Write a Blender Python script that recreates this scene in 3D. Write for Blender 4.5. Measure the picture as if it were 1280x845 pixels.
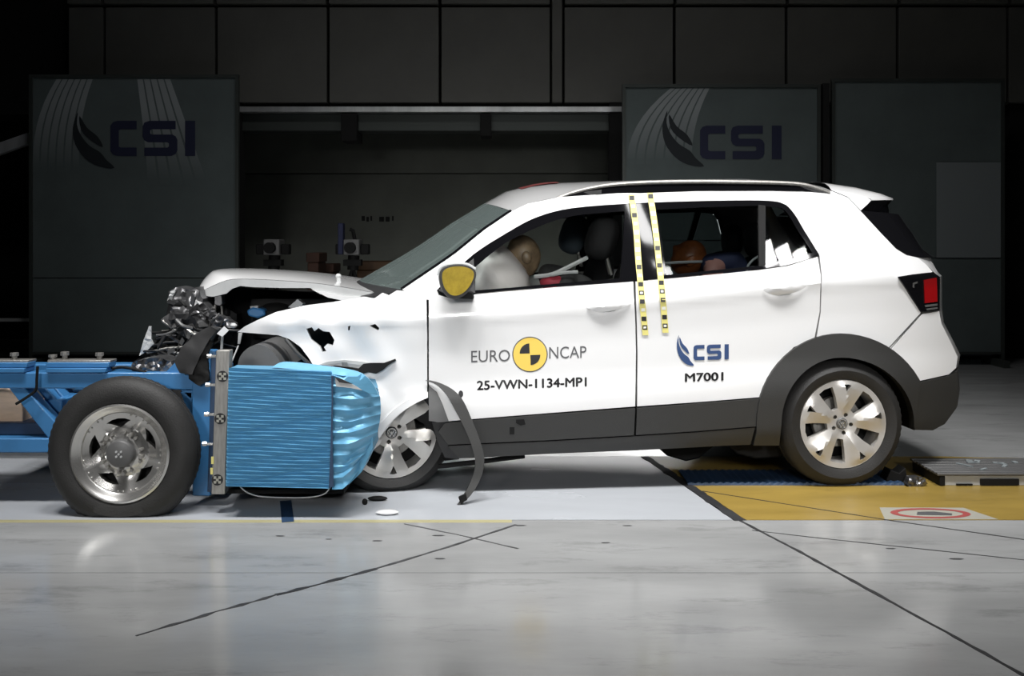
import bpy, bmesh, math, random
import numpy as np
from mathutils import Vector, Matrix, noise
from mathutils.geometry import delaunay_2d_cdt
R = math.radians
random.seed(7)
for o in list(bpy.data.objects): bpy.data.objects.remove(o)
S = bpy.context.scene
COL = S.collection

# ------------------------------------------------------------------ camera, world, lights, exposure
F, PX, HOR, CAMY, CAMZ = 1260.0, 640.0, 300.0, -5.2, 1.28     # focal length in px of a 1280x845 frame, horizon row
cam = bpy.data.objects.new('camera', bpy.data.cameras.new('camera')); COL.objects.link(cam)
cam.location = (0, CAMY, CAMZ); cam.rotation_euler = (R(90), 0, 0)
cam.data.sensor_width = 36; cam.data.lens = 36 * F / 1280; cam.data.shift_y = -(422.5 - HOR) / 1280
cam.data.clip_end = 100
S.camera = cam
w = bpy.data.worlds.new('hall_world'); S.world = w; w.use_nodes = True
w.node_tree.nodes['Background'].inputs[0].default_value = (.55, .7, .8, 1)
w.node_tree.nodes['Background'].inputs[1].default_value = 0.012
S.view_settings.view_transform = 'Standard'; S.view_settings.look = 'None'
S.view_settings.gamma = 1; S.view_settings.use_curve_mapping = False
S.view_settings.exposure = -2.24

def area(name, loc, target, sx, sy, power, spread=120, col=(1, .993, .985)):
    d = bpy.data.lights.new(name, 'AREA'); d.shape = 'RECTANGLE'; d.size = sx; d.size_y = sy
    d.energy = power; d.spread = R(spread); d.color = col
    o = bpy.data.objects.new(name, d); COL.objects.link(o); o.location = loc
    o.rotation_euler = (Vector(target) - Vector(loc)).to_track_quat('-Z', 'Y').to_euler()
    return o
for x in (-2.3, -.7, .9, 2.5):                                   # the row of ceiling floods above the test lane
    area('ceiling_flood', (x, -1.9, 5.6), (x * .85, .45, 0), 1.0, .8, 135, 66)
for x in (-1.9, .1, 2.1):  # added fill above the car, spread wide to brighten the back wall
    area('added_fill_over_car', (x, 1.6, 5.8), (x, 1.4, 0), 1.0, .8, 85, 150)
for x in (-2.6, 0.2, 3.0):                                       # floods standing behind the photographer, aimed at the car side
    area('side_flood', (x, -7.6, 2.9), (x * .6, 0, .95), 1.0, .8, 27, 30)
for x in (3.16, 3.34, 3.52):                                       # small lamp tiles mirrored in the quarter window
    area('small_flood', (x, -2.75, 5.29), (x - 1.6, 0, 1.2), .14, .15, 3, 90)
for z in (4.85, 4.25):                                           # and in the centre pillar
    area('small_flood', (1.72, -2.75, z), (.8, 0, 1.3), .14, .3, 3, 90)
area('low_floor_flood', (.6, 4.6, .73), (.3, 1.0, .0), 2.2, .12, 14, 110)

# ------------------------------------------------------------------ helpers
def W(px, py, y):                       # a point read off the photograph, put at world depth y
    s = (y - CAMY) / F
    return ((px - PX) * s, y, CAMZ - (py - HOR) * s)
def G(px, py):                          # a point of the photograph lying on the floor
    d = CAMZ * F / (py - HOR)
    return ((px - PX) * d / F, d + CAMY, 0.0)
def smooth_line(p, n=6, closed=False):
    p = [np.array(q, float) for q in p]; out = []; m = len(p)
    for i in range(m if closed else m - 1):
        a, b, c, d = (p[(i - 1) % m] if closed or i > 0 else p[0]), p[i], p[(i + 1) % m], (p[(i + 2) % m] if closed or i + 2 < m else p[-1])
        for k in range(n):
            t = k / n
            out.append(tuple(.5 * (2 * b + (c - a) * t + (2 * a - 5 * b + 4 * c - d) * t * t + (3 * b - a - 3 * c + d) * t ** 3)))
    if not closed: out.append(tuple(p[-1]))
    return out
def densify(poly, step):
    out = []
    for i, a in enumerate(poly):
        b = poly[(i + 1) % len(poly)]
        n = max(1, int(round(math.dist(a, b) / step)))
        for k in range(n): out.append((a[0] + (b[0] - a[0]) * k / n, a[1] + (b[1] - a[1]) * k / n))
    return out
def inside(p, poly):
    x, y = p; c = False; n = len(poly); j = n - 1
    for i in range(n):
        xi, yi = poly[i]; xj, yj = poly[j]
        if (yi > y) != (yj > y) and x < (xj - xi) * (y - yi) / (yj - yi) + xi: c = not c
        j = i
    return c
def edge_dist(P, loops):
    best = np.full(len(P), 1e9)
    for L in loops:
        A = np.array(L); B = np.roll(A, -1, 0)
        for a, b in zip(A, B):
            ab = b - a; t = np.clip(((P - a) @ ab) / max(ab @ ab, 1e-12), 0, 1)
            best = np.minimum(best, np.linalg.norm(P - (a + t[:, None] * ab), axis=1))
    return best
def tri2d(outer, holes=(), step=8):
    outer = densify(outer, step); holes = [densify(h, step) for h in holes]
    loops = [outer] + holes
    xs = [p[0] for p in outer]; ys = [p[1] for p in outer]
    g = [(x, y) for j, y in enumerate(np.arange(min(ys) + step * .4, max(ys), step * .87))
         for x in np.arange(min(xs) + step * (.3 + .5 * (j % 2)), max(xs), step)]
    g = [p for p in g if inside(p, outer) and not any(inside(p, h) for h in holes)]
    if g:
        dd = edge_dist(np.array(g), loops); g = [p for p, d in zip(g, dd) if d > step * .55]
    pts = []; edges = []
    for L in loops:
        b = len(pts); pts += L; edges += [(b + i, b + (i + 1) % len(L)) for i in range(len(L))]
    pts += g
    v, e, f, *_ = delaunay_2d_cdt([Vector(p) for p in pts], edges, [], 0, 1e-6)
    v = [tuple(q) for q in v]
    tris = []
    for t in f:
        c = (sum(v[i][0] for i in t) / 3, sum(v[i][1] for i in t) / 3)
        if inside(c, outer) and not any(inside(c, h) for h in holes): tris.append(tuple(t))
    return v, tris
def shell(v2, tris, mapf, thick, back=False):
    """a triangulated outline mapped into space (mapf(p, depth)) with walls along its rims"""
    V = [mapf(p, 0) for p in v2]; Fc = [tuple(t) for t in tris]
    a = np.array(V[tris[0][0]]); b = np.array(V[tris[0][1]]); c = np.array(V[tris[0][2]])
    cnt = {}
    for t in tris:
        for i in range(3):
            e = (t[i], t[(i + 1) % 3]); cnt[e] = cnt.get(e, 0) + 1
    rim = [e for e in cnt if (e[1], e[0]) not in cnt]
    if thick:
        idx = {}
        for e in rim:
            for i in e:
                if i not in idx:
                    idx[i] = len(V); V.append(mapf(v2[i], 0)); V.append(mapf(v2[i], thick))
        for p, q in rim: Fc.append((idx[q], idx[p], idx[p] + 1, idx[q] + 1))
        if back:
            o = len(V); V += [mapf(p, thick) for p in v2]; Fc += [tuple(o + i for i in reversed(t)) for t in tris]
    return V, Fc
def join(*gs):
    V = []; Fc = []; M = []
    for g in gs:
        o = len(V); V += list(g[0]); Fc += [tuple(i + o for i in f) for f in g[1]]
        M += list(g[2]) if len(g) > 2 else [0] * len(g[1])
    return V, Fc, M
def withmat(g, k): return g[0], g[1], [k] * len(g[1])
def box(c, s, rot=None):
    m = Matrix.Identity(3) if rot is None else rot
    V = [tuple(Vector(c) + m @ Vector((sx * s[0] / 2, sy * s[1] / 2, sz * s[2] / 2))) for sx in (-1, 1) for sy in (-1, 1) for sz in (-1, 1)]
    return V, [(0, 1, 3, 2), (4, 6, 7, 5), (0, 4, 5, 1), (2, 3, 7, 6), (0, 2, 6, 4), (1, 5, 7, 3)]
def rotY(a): return Matrix.Rotation(a, 3, 'Y')
def pbox(x0, y0, x1, y1, ya, yb):       # a box whose front face fills a photo rectangle at depth ya
    a = W(x0, y1, ya); b = W(x1, y0, ya)
    return box(((a[0] + b[0]) / 2, (ya + yb) / 2, (a[2] + b[2]) / 2), (b[0] - a[0], yb - ya, b[2] - a[2]))
def prism(poly, ya, yb):                # a photo outline at depth ya, extruded straight back to yb
    A = [W(p[0], p[1], ya) for p in poly]; n = len(A)
    if sum(A[i][0] * A[(i + 1) % n][2] - A[(i + 1) % n][0] * A[i][2] for i in range(n)) < 0: A.reverse()
    V = A + [(p[0], yb, p[2]) for p in A]
    return V, [tuple(range(n)), tuple(range(2 * n - 1, n - 1, -1))] + [(i + n, (i + 1) % n + n, (i + 1) % n, i) for i in range(n)]
def tube(pts, r, n=8, cap=True):
    pts = [Vector(p) for p in pts]; V = []; Fc = []; m = len(pts)
    up = None
    for i, p in enumerate(pts):
        t = (pts[min(i + 1, m - 1)] - pts[max(i - 1, 0)]).normalized()
        if up is None: up = t.orthogonal().normalized()
        else: up = (up - t * up.dot(t)).normalized()
        s = t.cross(up); rr = r[i] if isinstance(r, (list, tuple)) else r
        for k in range(n):
            a = 2 * math.pi * k / n; V.append(tuple(p + up * math.cos(a) * rr + s * math.sin(a) * rr))
    for i in range(m - 1):
        for k in range(n): Fc.append((i * n + k, i * n + (k + 1) % n, (i + 1) * n + (k + 1) % n, (i + 1) * n + k))
    if cap: Fc += [tuple(range(n - 1, -1, -1)), tuple((m - 1) * n + k for k in range(n))]
    return V, Fc
def lathe(prof, c, n=64, bump=None):    # (radius, depth) profile turned about the y axis
    V = []; Fc = []; m = len(prof)
    for k in range(n):
        a = 2 * math.pi * k / n
        for j, (r, d) in enumerate(prof):
            if bump: r = r + bump(j, k)
            V.append((c[0] + r * math.cos(a), c[1] + d, c[2] + r * math.sin(a)))
    for k in range(n):
        for j in range(m - 1):
            q = (k + 1) % n; Fc.append((k * m + j, q * m + j, q * m + j + 1, k * m + j + 1))
    return V, Fc
def ball(c, r, nu=20, nv=12, squash=None):
    V = []; Fc = []
    for j in range(nv + 1):
        t = math.pi * j / nv
        for i in range(nu):
            a = 2 * math.pi * i / nu
            p = [math.sin(t) * math.cos(a), math.sin(t) * math.sin(a), math.cos(t)]
            if squash: p = squash(p)
            V.append((c[0] + r[0] * p[0], c[1] + r[1] * p[1], c[2] + r[2] * p[2]))
    for j in range(nv):
        for i in range(nu): Fc.append((j * nu + i, (j + 1) * nu + i, (j + 1) * nu + (i + 1) % nu, j * nu + (i + 1) % nu))
    return V, Fc
def spin(g, c, rot):
    c = Vector(c); return ([tuple(c + rot @ (Vector(p) - c)) for p in g[0]],) + tuple(g[1:])

WL = {}
def part(name, geo, mats, parent=None, bevel=0, ang=35, flat=False, label=None, category=None, group=None, kind=None):
    used = sorted({i for f in geo[1] for i in f})
    if len(used) < len(geo[0]):
        ix = {q: k for k, q in enumerate(used)}; geo = ([geo[0][q] for q in used], [tuple(ix[i] for i in f) for f in geo[1]]) + tuple(geo[2:])
    V, Fc = geo[0], geo[1]; A = np.array(V, float)
    c = (A.min(0) + A.max(0)) / 2
    if parent is None: c[2] = A[:, 2].min()
    me = bpy.data.meshes.new(name)
    me.from_pydata([tuple(p) for p in (A - c)], [], Fc)
    mats = mats if isinstance(mats, (list, tuple)) else [mats]
    for m in mats: me.materials.append(m)
    if len(geo) > 2 and len(mats) > 1: me.polygons.foreach_set('material_index', geo[2])
    me.validate(); me.update()
    if not flat:
        me.polygons.foreach_set('use_smooth', [True] * len(me.polygons)); me.set_sharp_from_angle(angle=R(ang))
    o = bpy.data.objects.new(name, me); COL.objects.link(o)
    pw = np.zeros(3)
    if parent is not None: o.parent = parent; pw = WL[parent.name]
    o.location = tuple(c - pw); WL[o.name] = c
    if bevel:
        b = o.modifiers.new('bevel', 'BEVEL'); b.width = bevel; b.segments = 2; b.limit_method = 'ANGLE'; b.angle_limit = R(40)
    tag(o, label, category, group, kind); return o
def tag(o, label=None, category=None, group=None, kind=None):
    for k, v in (('label', label), ('category', category), ('group', group), ('kind', kind)):
        if v: o[k] = v
def empty(name, loc, label=None, category=None, group=None, kind=None):
    o = bpy.data.objects.new(name, None); COL.objects.link(o); o.location = loc; o.empty_display_size = .1
    WL[o.name] = np.array(loc, float); tag(o, label, category, group, kind); return o
def text_geo(s, bold=0):
    cu = bpy.data.curves.new('t', 'FONT'); cu.body = s; cu.size = 1; cu.resolution_u = 4
    o = bpy.data.objects.new('t', cu); COL.objects.link(o)
    dg = bpy.context.evaluated_depsgraph_get(); me = bpy.data.meshes.new_from_object(o.evaluated_get(dg))
    V = [(v.co.x, v.co.y) for v in me.vertices]; Fc = [tuple(p.vertices) for p in me.polygons]
    bpy.data.objects.remove(o); bpy.data.curves.remove(cu); bpy.data.meshes.remove(me)
    if bold:
        n = len(V); V0, F0 = V, Fc; V, Fc = [], []
        for k, (a, b) in enumerate(((0, 0), (bold, 0), (-bold, 0), (0, bold), (0, -bold))):
            V += [(p[0] + a, p[1] + b) for p in V0]; Fc += [tuple(i + k * n for i in f) for f in F0]
    A = np.array(V); A = (A - A.min(0)) / (A.max(0) - A.min(0))
    return [tuple(p) for p in A], Fc
def pieces(g):                          # split flat lettering into its letters, left to right
    V, Fc = g; par = list(range(len(V)))
    def fd(i):
        while par[i] != i: par[i] = par[par[i]]; i = par[i]
        return i
    for f in Fc:
        for i in f[1:]: par[fd(i)] = fd(f[0])
    comp = {}
    for f in Fc: comp.setdefault(fd(f[0]), []).append(f)
    it = sorted([(min(V[i][0] for f in c for i in f), max(V[i][0] for f in c for i in f), c) for c in comp.values()], key=lambda q: q[0])
    out = []
    for a, b, c in it:
        if out and a < out[-1][1] - .3 * (b - a): out[-1][1] = max(out[-1][1], b); out[-1][2] += c
        else: out.append([a, b, list(c)])
    return [(V, o[2]) for o in out]
def letters_csi():                      # three wide block letters in a unit box
    C = [(.08, 0), (.31, 0), (.31, .24), (.12, .24), (.10, .27), (.10, .73), (.12, .76), (.31, .76), (.31, 1), (.08, 1), (.03, .96), (0, .86), (0, .14), (.03, .04)]
    Sx = [(.40, 0), (.72, 0), (.77, .06), (.79, .16), (.79, .46), (.77, .56), (.73, .61), (.49, .61), (.47, .64), (.47, .73), (.49, .76), (.77, .76), (.77, 1), (.46, 1), (.40, .95), (.38, .84), (.38, .55), (.40, .45), (.44, .39), (.67, .39), (.69, .36), (.69, .27), (.67, .24), (.40, .24)]
    I = [(.88, 0), (1, 0), (1, 1), (.88, 1)]
    return [C, Sx, I]
def wing():                             # the feather mark beside the letters, unit box, y up
    a = smooth_line([(.12, 1), (0, .72), (.06, .42), (.3, .17), (.62, .03), (1, 0), (.80, .15), (.66, .28), (.4, .4), (.2, .58), (.1, .78)], 3, True)
    b = smooth_line([(.16, .93), (.2, .68), (.42, .5), (.72, .37), (.6, .56), (.34, .72)], 3, True)
    return [a, b]
def flatpoly(polys, mapf, step=1e9, th=0):
    gs = []
    for p in polys:
        v, t = tri2d(p, (), step); gs.append(shell(v, t, lambda q, d: mapf(q), 0))
    return join(*gs)

# ------------------------------------------------------------------ materials
def mat(name, col, rough=.5, metal=0, coat=0, var=0, vscale=6, bump=0, bscale=40, spec=.5, stretch=(1, 1, 1), rvar=0):
    m = bpy.data.materials.new(name); m.use_nodes = True; nt = m.node_tree; b = nt.nodes['Principled BSDF']
    b.inputs['Base Color'].default_value = (*col, 1); b.inputs['Roughness'].default_value = rough
    b.inputs['Metallic'].default_value = metal; b.inputs['Coat Weight'].default_value = coat; b.inputs['Coat Roughness'].default_value = .04
    b.inputs['Specular IOR Level'].default_value = spec
    if var or bump or rvar:
        tc = nt.nodes.new('ShaderNodeTexCoord'); mp = nt.nodes.new('ShaderNodeMapping'); mp.inputs['Scale'].default_value = stretch
        nt.links.new(tc.outputs['Object'], mp.inputs[0])
        n = nt.nodes.new('ShaderNodeTexNoise'); n.inputs['Scale'].default_value = vscale; n.inputs['Detail'].default_value = 6
        n.inputs['Roughness'].default_value = .6
        nt.links.new(mp.outputs[0], n.inputs['Vector'])
        if var:
            cr = nt.nodes.new('ShaderNodeValToRGB'); cr.color_ramp.elements[0].position = .3; cr.color_ramp.elements[1].position = .7
            cr.color_ramp.elements[0].color = (*[c * (1 - var) for c in col], 1); cr.color_ramp.elements[1].color = (*[min(1, c * (1 + var)) for c in col], 1)
            nt.links.new(n.outputs['Fac'], cr.inputs[0]); nt.links.new(cr.outputs[0], b.inputs['Base Color'])
        if rvar:
            mr = nt.nodes.new('ShaderNodeMapRange'); mr.inputs['From Min'].default_value = .3; mr.inputs['From Max'].default_value = .7
            mr.inputs['To Min'].default_value = rough - rvar; mr.inputs['To Max'].default_value = rough + rvar
            nt.links.new(n.outputs['Fac'], mr.inputs[0]); nt.links.new(mr.outputs[0], b.inputs['Roughness'])
        if bump:
            n2 = nt.nodes.new('ShaderNodeTexNoise'); n2.inputs['Scale'].default_value = bscale; n2.inputs['Detail'].default_value = 4
            nt.links.new(mp.outputs[0], n2.inputs['Vector'])
            bp = nt.nodes.new('ShaderNodeBump'); bp.inputs['Strength'].default_value = bump; bp.inputs['Distance'].default_value = .01
            nt.links.new(n2.outputs['Fac'], bp.inputs['Height']); nt.links.new(bp.outputs[0], b.inputs['Normal'])
    return m
def glass(name, tint, refl=1.0):
    m = bpy.data.materials.new(name); m.use_nodes = True; nt = m.node_tree; nt.nodes.clear()
    out = nt.nodes.new('ShaderNodeOutputMaterial'); mx = nt.nodes.new('ShaderNodeMixShader')
    t = nt.nodes.new('ShaderNodeBsdfTransparent'); t.inputs[0].default_value = (*tint, 1)
    g = nt.nodes.new('ShaderNodeBsdfGlossy'); g.inputs['Roughness'].default_value = .02; g.inputs[0].default_value = (refl, refl, refl, 1)
    fr = nt.nodes.new('ShaderNodeFresnel'); fr.inputs[0].default_value = 1.5
    nt.links.new(fr.outputs[0], mx.inputs[0]); nt.links.new(t.outputs[0], mx.inputs[1]); nt.links.new(g.outputs[0], mx.inputs[2]); nt.links.new(mx.outputs[0], out.inputs[0])
    return m
M = dict(
    white=mat('white_paint', (.77, .77, .77), .28, coat=1),
    roofgrey=mat('roof_grey', (.42, .42, .42), .3, coat=1),  # roof skin in a darker grey than the white body
    clad=mat('black_cladding', (.028, .028, .027), .55, bump=.15, bscale=300),
    gloss=mat('gloss_black', (.005, .005, .006), .04),
    black=mat('matt_black', (.006, .006, .006), .7, spec=.25),
    dark=mat('dark_plastic', (.018, .018, .019), .5, var=.3, vscale=20),
    rubber=mat('tyre_rubber', (.017, .0165, .016), .62, var=.25, vscale=9, bump=.2, bscale=150),
    alloy=mat('alloy_silver', (.62, .60, .57), .36, metal=.55, var=.06),
    chrome=mat('polished_alloy', (.62, .61, .59), .25, metal=.85, vscale=14),
    steel=mat('brushed_steel', (.36, .35, .33), .42, metal=.7, var=.2, vscale=12, bump=.1, stretch=(8, 8, 1)),
    crumple=mat('torn_metal', (.17, .17, .175), .32, metal=.8, var=.4, vscale=18),
    blue=mat('blue_frame_paint', (.045, .19, .42), .4, coat=.3, var=.12, vscale=5),
    barrier=mat('blue_honeycomb', (.14, .39, .60), .36, metal=.2, var=.08, vscale=10, bump=.12, bscale=30, stretch=(1, 1, 6)),
    bluedark=mat('dark_blue', (.022, .05, .105), .5, var=.3),
    wood=mat('pale_plywood', (.80, .60, .44), .7, var=.15, vscale=6, stretch=(1, 1, 5)),
    wood2=mat('brown_plywood', (.42, .25, .13), .7, var=.2, vscale=6, stretch=(1, 1, 5)),
    grey=mat('grey_plastic', (.10, .10, .10), .45, var=.15),
    lgrey=mat('light_grey', (.45, .46, .46), .5, var=.1),
    seat=mat('seat_fabric', (.012, .012, .013), .8, bump=.2, bscale=200),
    seatgrey=mat('grey_head_restraint', (.12, .15, .18), .6),
    bag=mat('airbag_cloth', (.80, .75, .73), .8, bump=.25, bscale=25),
    head=mat('dummy_skin_brown', (.20, .14, .085), .4, var=.5, vscale=14),
    headred=mat('dummy_skin_copper', (.28, .085, .025), .35, var=.5, vscale=12),
    shirt=mat('navy_suit', (.022, .028, .075), .75),
    suit=mat('grey_suit', (.025, .025, .025), .75, var=.3, vscale=20),
    pink=mat('pink_skin', (.42, .20, .17), .6),
    red=mat('red_cloth', (.35, .03, .05), .6),
    reddark=mat('dark_red', (.10, .015, .014), .5),
    lens=mat('red_lens', (.33, .006, .008), .2, coat=1),
    yellow=mat('yellow_decal', (.80, .56, .10), .5),
    mirror=mat('yellow_reflection_glass', (.32, .23, .025), .22, coat=.6, var=.25, vscale=20),  # a yellow reflection coloured into the door mirror glass
    tape=mat('yellow_tape', (.75, .68, .22), .5), tapew=mat('white_print', (.8, .8, .72), .5),
    ink=mat('black_ink', (.012, .012, .014), .5), navy=mat('navy_ink', (.02, .055, .16), .45), charcoal=mat('charcoal_ink', (.09, .09, .095), .5),
    wall=mat('hall_panel', (.14, .14, .128), .6, var=.12, vscale=1.5),
    walldark=mat('hall_dark', (.012, .012, .012), .9), recess=mat('recess_wall', (.13, .138, .12), .8, var=.2, vscale=1.2),
    banner=mat('banner_cloth', (.115, .142, .142), .75, var=.12, vscale=2), bframe=mat('banner_frame', (.07, .08, .075), .5, metal=.4),
    bprint=mat('banner_print', (.28, .31, .32), .75), bink=mat('banner_ink', (.018, .022, .06), .7), bdark=mat('banner_dark_ink', (.015, .02, .025), .7),
    sheet=mat('pale_sheet', (.24, .27, .28), .75), beam=mat('beam_metal', (.7, .71, .72), .35, metal=.6, var=.3, vscale=3, stretch=(1, 1, .1)),
    camera=mat('camera_white', (.15, .15, .15), .5), carton=mat('brown_carton', (.045, .018, .010), .8, var=.3), orange=mat('orange_case', (.06, .028, .008), .7, var=.3),
    clear=glass('windscreen_glass', (.80, .88, .86)), tint=glass('side_glass', (.93, .95, .94)), privacy=glass('privacy_glass', (.42, .45, .45)),
    ring=mat('red_ring', (.34, .07, .065), .5), pad=mat('sign_white', (.36, .35, .30), .5),
)
def add_haze(m, amount, col):
    nt = m.node_tree; out = nt.nodes['Material Output']; src = out.inputs[0].links[0].from_socket
    d = nt.nodes.new('ShaderNodeBsdfDiffuse'); d.inputs[0].default_value = (*col, 1); mx = nt.nodes.new('ShaderNodeMixShader'); mx.inputs[0].default_value = amount
    nt.links.new(src, mx.inputs[1]); nt.links.new(d.outputs[0], mx.inputs[2]); nt.links.new(mx.outputs[0], out.inputs[0])
def floor_mat(name, col, var, rough, rv, sc=1.2, st=(.45, 1.6, 1), spots=0):
    m = bpy.data.materials.new(name); m.use_nodes = True; nt = m.node_tree; b = nt.nodes['Principled BSDF']
    g = nt.nodes.new('ShaderNodeNewGeometry'); mp = nt.nodes.new('ShaderNodeMapping'); mp.inputs['Scale'].default_value = st
    nt.links.new(g.outputs['Position'], mp.inputs[0])
    n = nt.nodes.new('ShaderNodeTexNoise'); n.inputs['Scale'].default_value = sc; n.inputs['Detail'].default_value = 8; n.inputs['Roughness'].default_value = .62
    nt.links.new(mp.outputs[0], n.inputs['Vector'])
    cr = nt.nodes.new('ShaderNodeValToRGB'); e = cr.color_ramp.elements; e[0].position = .28; e[1].position = .72
    e[0].color = (*[c * (1 - var) for c in col], 1); e[1].color = (*[min(1, c * (1 + var * .6)) for c in col], 1)
    nt.links.new(n.outputs['Fac'], cr.inputs[0]); last = cr.outputs[0]
    if spots:
        n3 = nt.nodes.new('ShaderNodeTexNoise'); n3.inputs['Scale'].default_value = 3.2; n3.inputs['Detail'].default_value = 10; n3.inputs['Roughness'].default_value = .75
        nt.links.new(mp.outputs[0], n3.inputs['Vector'])
        c3 = nt.nodes.new('ShaderNodeValToRGB'); c3.color_ramp.elements[0].position = .33; c3.color_ramp.elements[1].position = .46
        c3.color_ramp.elements[0].color = (1 - spots, 1 - spots, 1 - spots, 1); c3.color_ramp.elements[1].color = (1, 1, 1, 1)
        mx = nt.nodes.new('ShaderNodeMix'); mx.data_type = 'RGBA'; mx.blend_type = 'MULTIPLY'; mx.inputs[0].default_value = 1
        nt.links.new(n3.outputs['Fac'], c3.inputs[0]); nt.links.new(last, mx.inputs[6]); nt.links.new(c3.outputs[0], mx.inputs[7]); last = mx.outputs[2]
    nt.links.new(last, b.inputs['Base Color'])
    n2 = nt.nodes.new('ShaderNodeTexNoise'); n2.inputs['Scale'].default_value = 2.1; n2.inputs['Detail'].default_value = 6
    nt.links.new(mp.outputs[0], n2.inputs['Vector'])
    mr = nt.nodes.new('ShaderNodeMapRange'); mr.inputs['From Min'].default_value = .3; mr.inputs['From Max'].default_value = .7
    mr.inputs['To Min'].default_value = rough - rv; mr.inputs['To Max'].default_value = rough + rv
    nt.links.new(n2.outputs['Fac'], mr.inputs[0]); nt.links.new(mr.outputs[0], b.inputs['Roughness'])
    return m
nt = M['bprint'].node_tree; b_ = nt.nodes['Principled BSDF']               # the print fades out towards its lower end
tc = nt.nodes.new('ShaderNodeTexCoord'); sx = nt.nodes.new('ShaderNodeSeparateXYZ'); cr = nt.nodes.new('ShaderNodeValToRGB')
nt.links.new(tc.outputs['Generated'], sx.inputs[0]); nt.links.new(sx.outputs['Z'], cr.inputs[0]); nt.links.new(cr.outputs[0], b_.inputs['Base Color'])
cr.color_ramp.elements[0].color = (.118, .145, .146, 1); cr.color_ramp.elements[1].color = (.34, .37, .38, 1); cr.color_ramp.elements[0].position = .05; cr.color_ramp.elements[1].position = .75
add_haze(M['clear'], .13, (.42, .52, .50))  # reflected light mixed into the windscreen as pale haze, with some dust
M['concrete'] = floor_mat('polished_concrete', (.38, .385, .385), .26, .17, .07, spots=.3)
M['lane'] = floor_mat('white_lane_paint', (.48, .50, .53), .10, .24, .06)
M['ylane'] = floor_mat('worn_yellow_paint', (.345, .235, .055), .25, .33, .06, sc=2.2, spots=.3)
M['yellow_worn'] = floor_mat('worn_yellow_line', (.46, .42, .24), .2, .35, .05, sc=4, spots=.3)
M['joint'] = mat('dark_joint', (.02, .02, .022), .6, var=.4, vscale=8)
M['crack'] = mat('worn_black_line', (.045, .045, .048), .6, var=.7, vscale=14)

# ------------------------------------------------------------------ setting: floor
YN, YF = -.59, .76
floor = part('floor', box((0, 4, -.06), (24, 26, .10)), M['joint'], kind='structure')
jy = G(0, 716)[1]
def slab(name, poly, top, m, parent=floor):     # a plate on the floor, poly in (x, y)
    n = len(poly); V = [(p[0], p[1], top) for p in poly] + [(p[0], p[1], -.012) for p in poly]
    return part(name, (V, [tuple(range(n)), tuple(range(2 * n - 1, n - 1, -1))] + [(i + n, (i + 1) % n + n, (i + 1) % n, i) for i in range(n)]), m, parent, ang=20)
slab('concrete_slab', [(-11, -8.5), (11, -8.5), (11, jy - .002), (-11, jy - .002)], 0, M['concrete'])
slab('concrete_slab', [(-11, jy + .002), (11, jy + .002), (11, YN - .006), (-11, YN - .006)], 0, M['concrete'])
slab('concrete_slab', [(-11, YF + .004), (11, YF + .004), (11, 15), (-11, 15)], 0, M['concrete'])
edge = [G(806, 571), G(868, 612), G(925, 651)]
slab('white_lane', [(-11, YN), (edge[2][0] - .03, YN), (edge[0][0] - .02, YF), (-11, YF)], .0005, M['lane'])
yr = G(1243, 571)[0]
slab('yellow_zone', [(edge[2][0] + .03, YN), (4.3, YN), (4.3, YF - .12), (yr - .1, YF - .03), (yr - .3, YF), (edge[0][0] + .02, YF)], .0005, M['ylane'])
slab('concrete_slab', [(4.304, YN), (11, YN), (11, YF), (4.304, YF)], 0, M['concrete'])
slab('concrete_patch', [(yr - .3, YF), (yr - .1, YF - .03), (4.3, YF - .12), (4.3, YF)], .0003, M['concrete'])
slab('yellow_edge_line', [(-11, YN - .045), (G(640, 650)[0], YN - .045), (G(640, 650)[0], YN - .002), (-11, YN - .002)], .001, M['yellow_worn'])
def strip(name, pts, wd, top, m, jag=0, parent=floor):
    P = [Vector(G(*p)) for p in pts]; V = []
    Q = []
    for a, b in zip(P, P[1:]):
        n = max(1, int((b - a).length / .04)) if jag else 1
        Q += [a.lerp(b, k / n) for k in range(n)]
    Q.append(P[-1]); m_ = len(Q)
    for i, p in enumerate(Q):
        t = (Q[min(i + 1, m_ - 1)] - Q[max(i - 1, 0)]).normalized(); s = Vector((-t.y, t.x, 0))
        h = wd / 2 * (1 + jag * random.uniform(-1, .9))
        q = p + s * (random.uniform(-.25, .25) * wd * jag)
        V += [(q.x + s.x * h, q.y + s.y * h, top), (q.x - s.x * h, q.y - s.y * h, top)]
    Fc = [(2 * i, 2 * i + 1, 2 * i + 3, 2 * i + 2) for i in range(m_ - 1)]
    nV = len(V); V += [(v[0], v[1], -.004) for v in V]
    Fc += [(2 * i + 2, 2 * i + 2 + nV, 2 * i + nV, 2 * i) for i in range(m_ - 1)] + [(2 * i + 1, 2 * i + 1 + nV, 2 * i + 3 + nV, 2 * i + 3) for i in range(m_ - 1)]
    return part(name, (V, Fc), m, parent, ang=20)
strip('rubber_joint', [(806, 571), (868, 612), (925, 651)], .05, .003, M['joint'], .25)
strip('expansion_joint', [(925, 651), (1000, 690), (1100, 745), (1195, 797), (1290, 850)], .016, .0015, M['joint'], .35)
strip('floor_crack', [(645, 656), (560, 684), (470, 711)], .014, .0015, M['crack'], .3)
strip('floor_crack', [(470, 711), (400, 730), (345, 744)], .017, .0015, M['joint'], .8)
strip('floor_crack', [(345, 744), (270, 765), (170, 795)], .014, .0015, M['crack'], .9)
strip('floor_crack', [(505, 655), (570, 668), (648, 686)], .010, .0012, M['crack'], .5)
strip('floor_line', [(878, 614), (1000, 633), (1115, 651), (1290, 676)], .010, .0015, M['joint'], .2)
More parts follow.
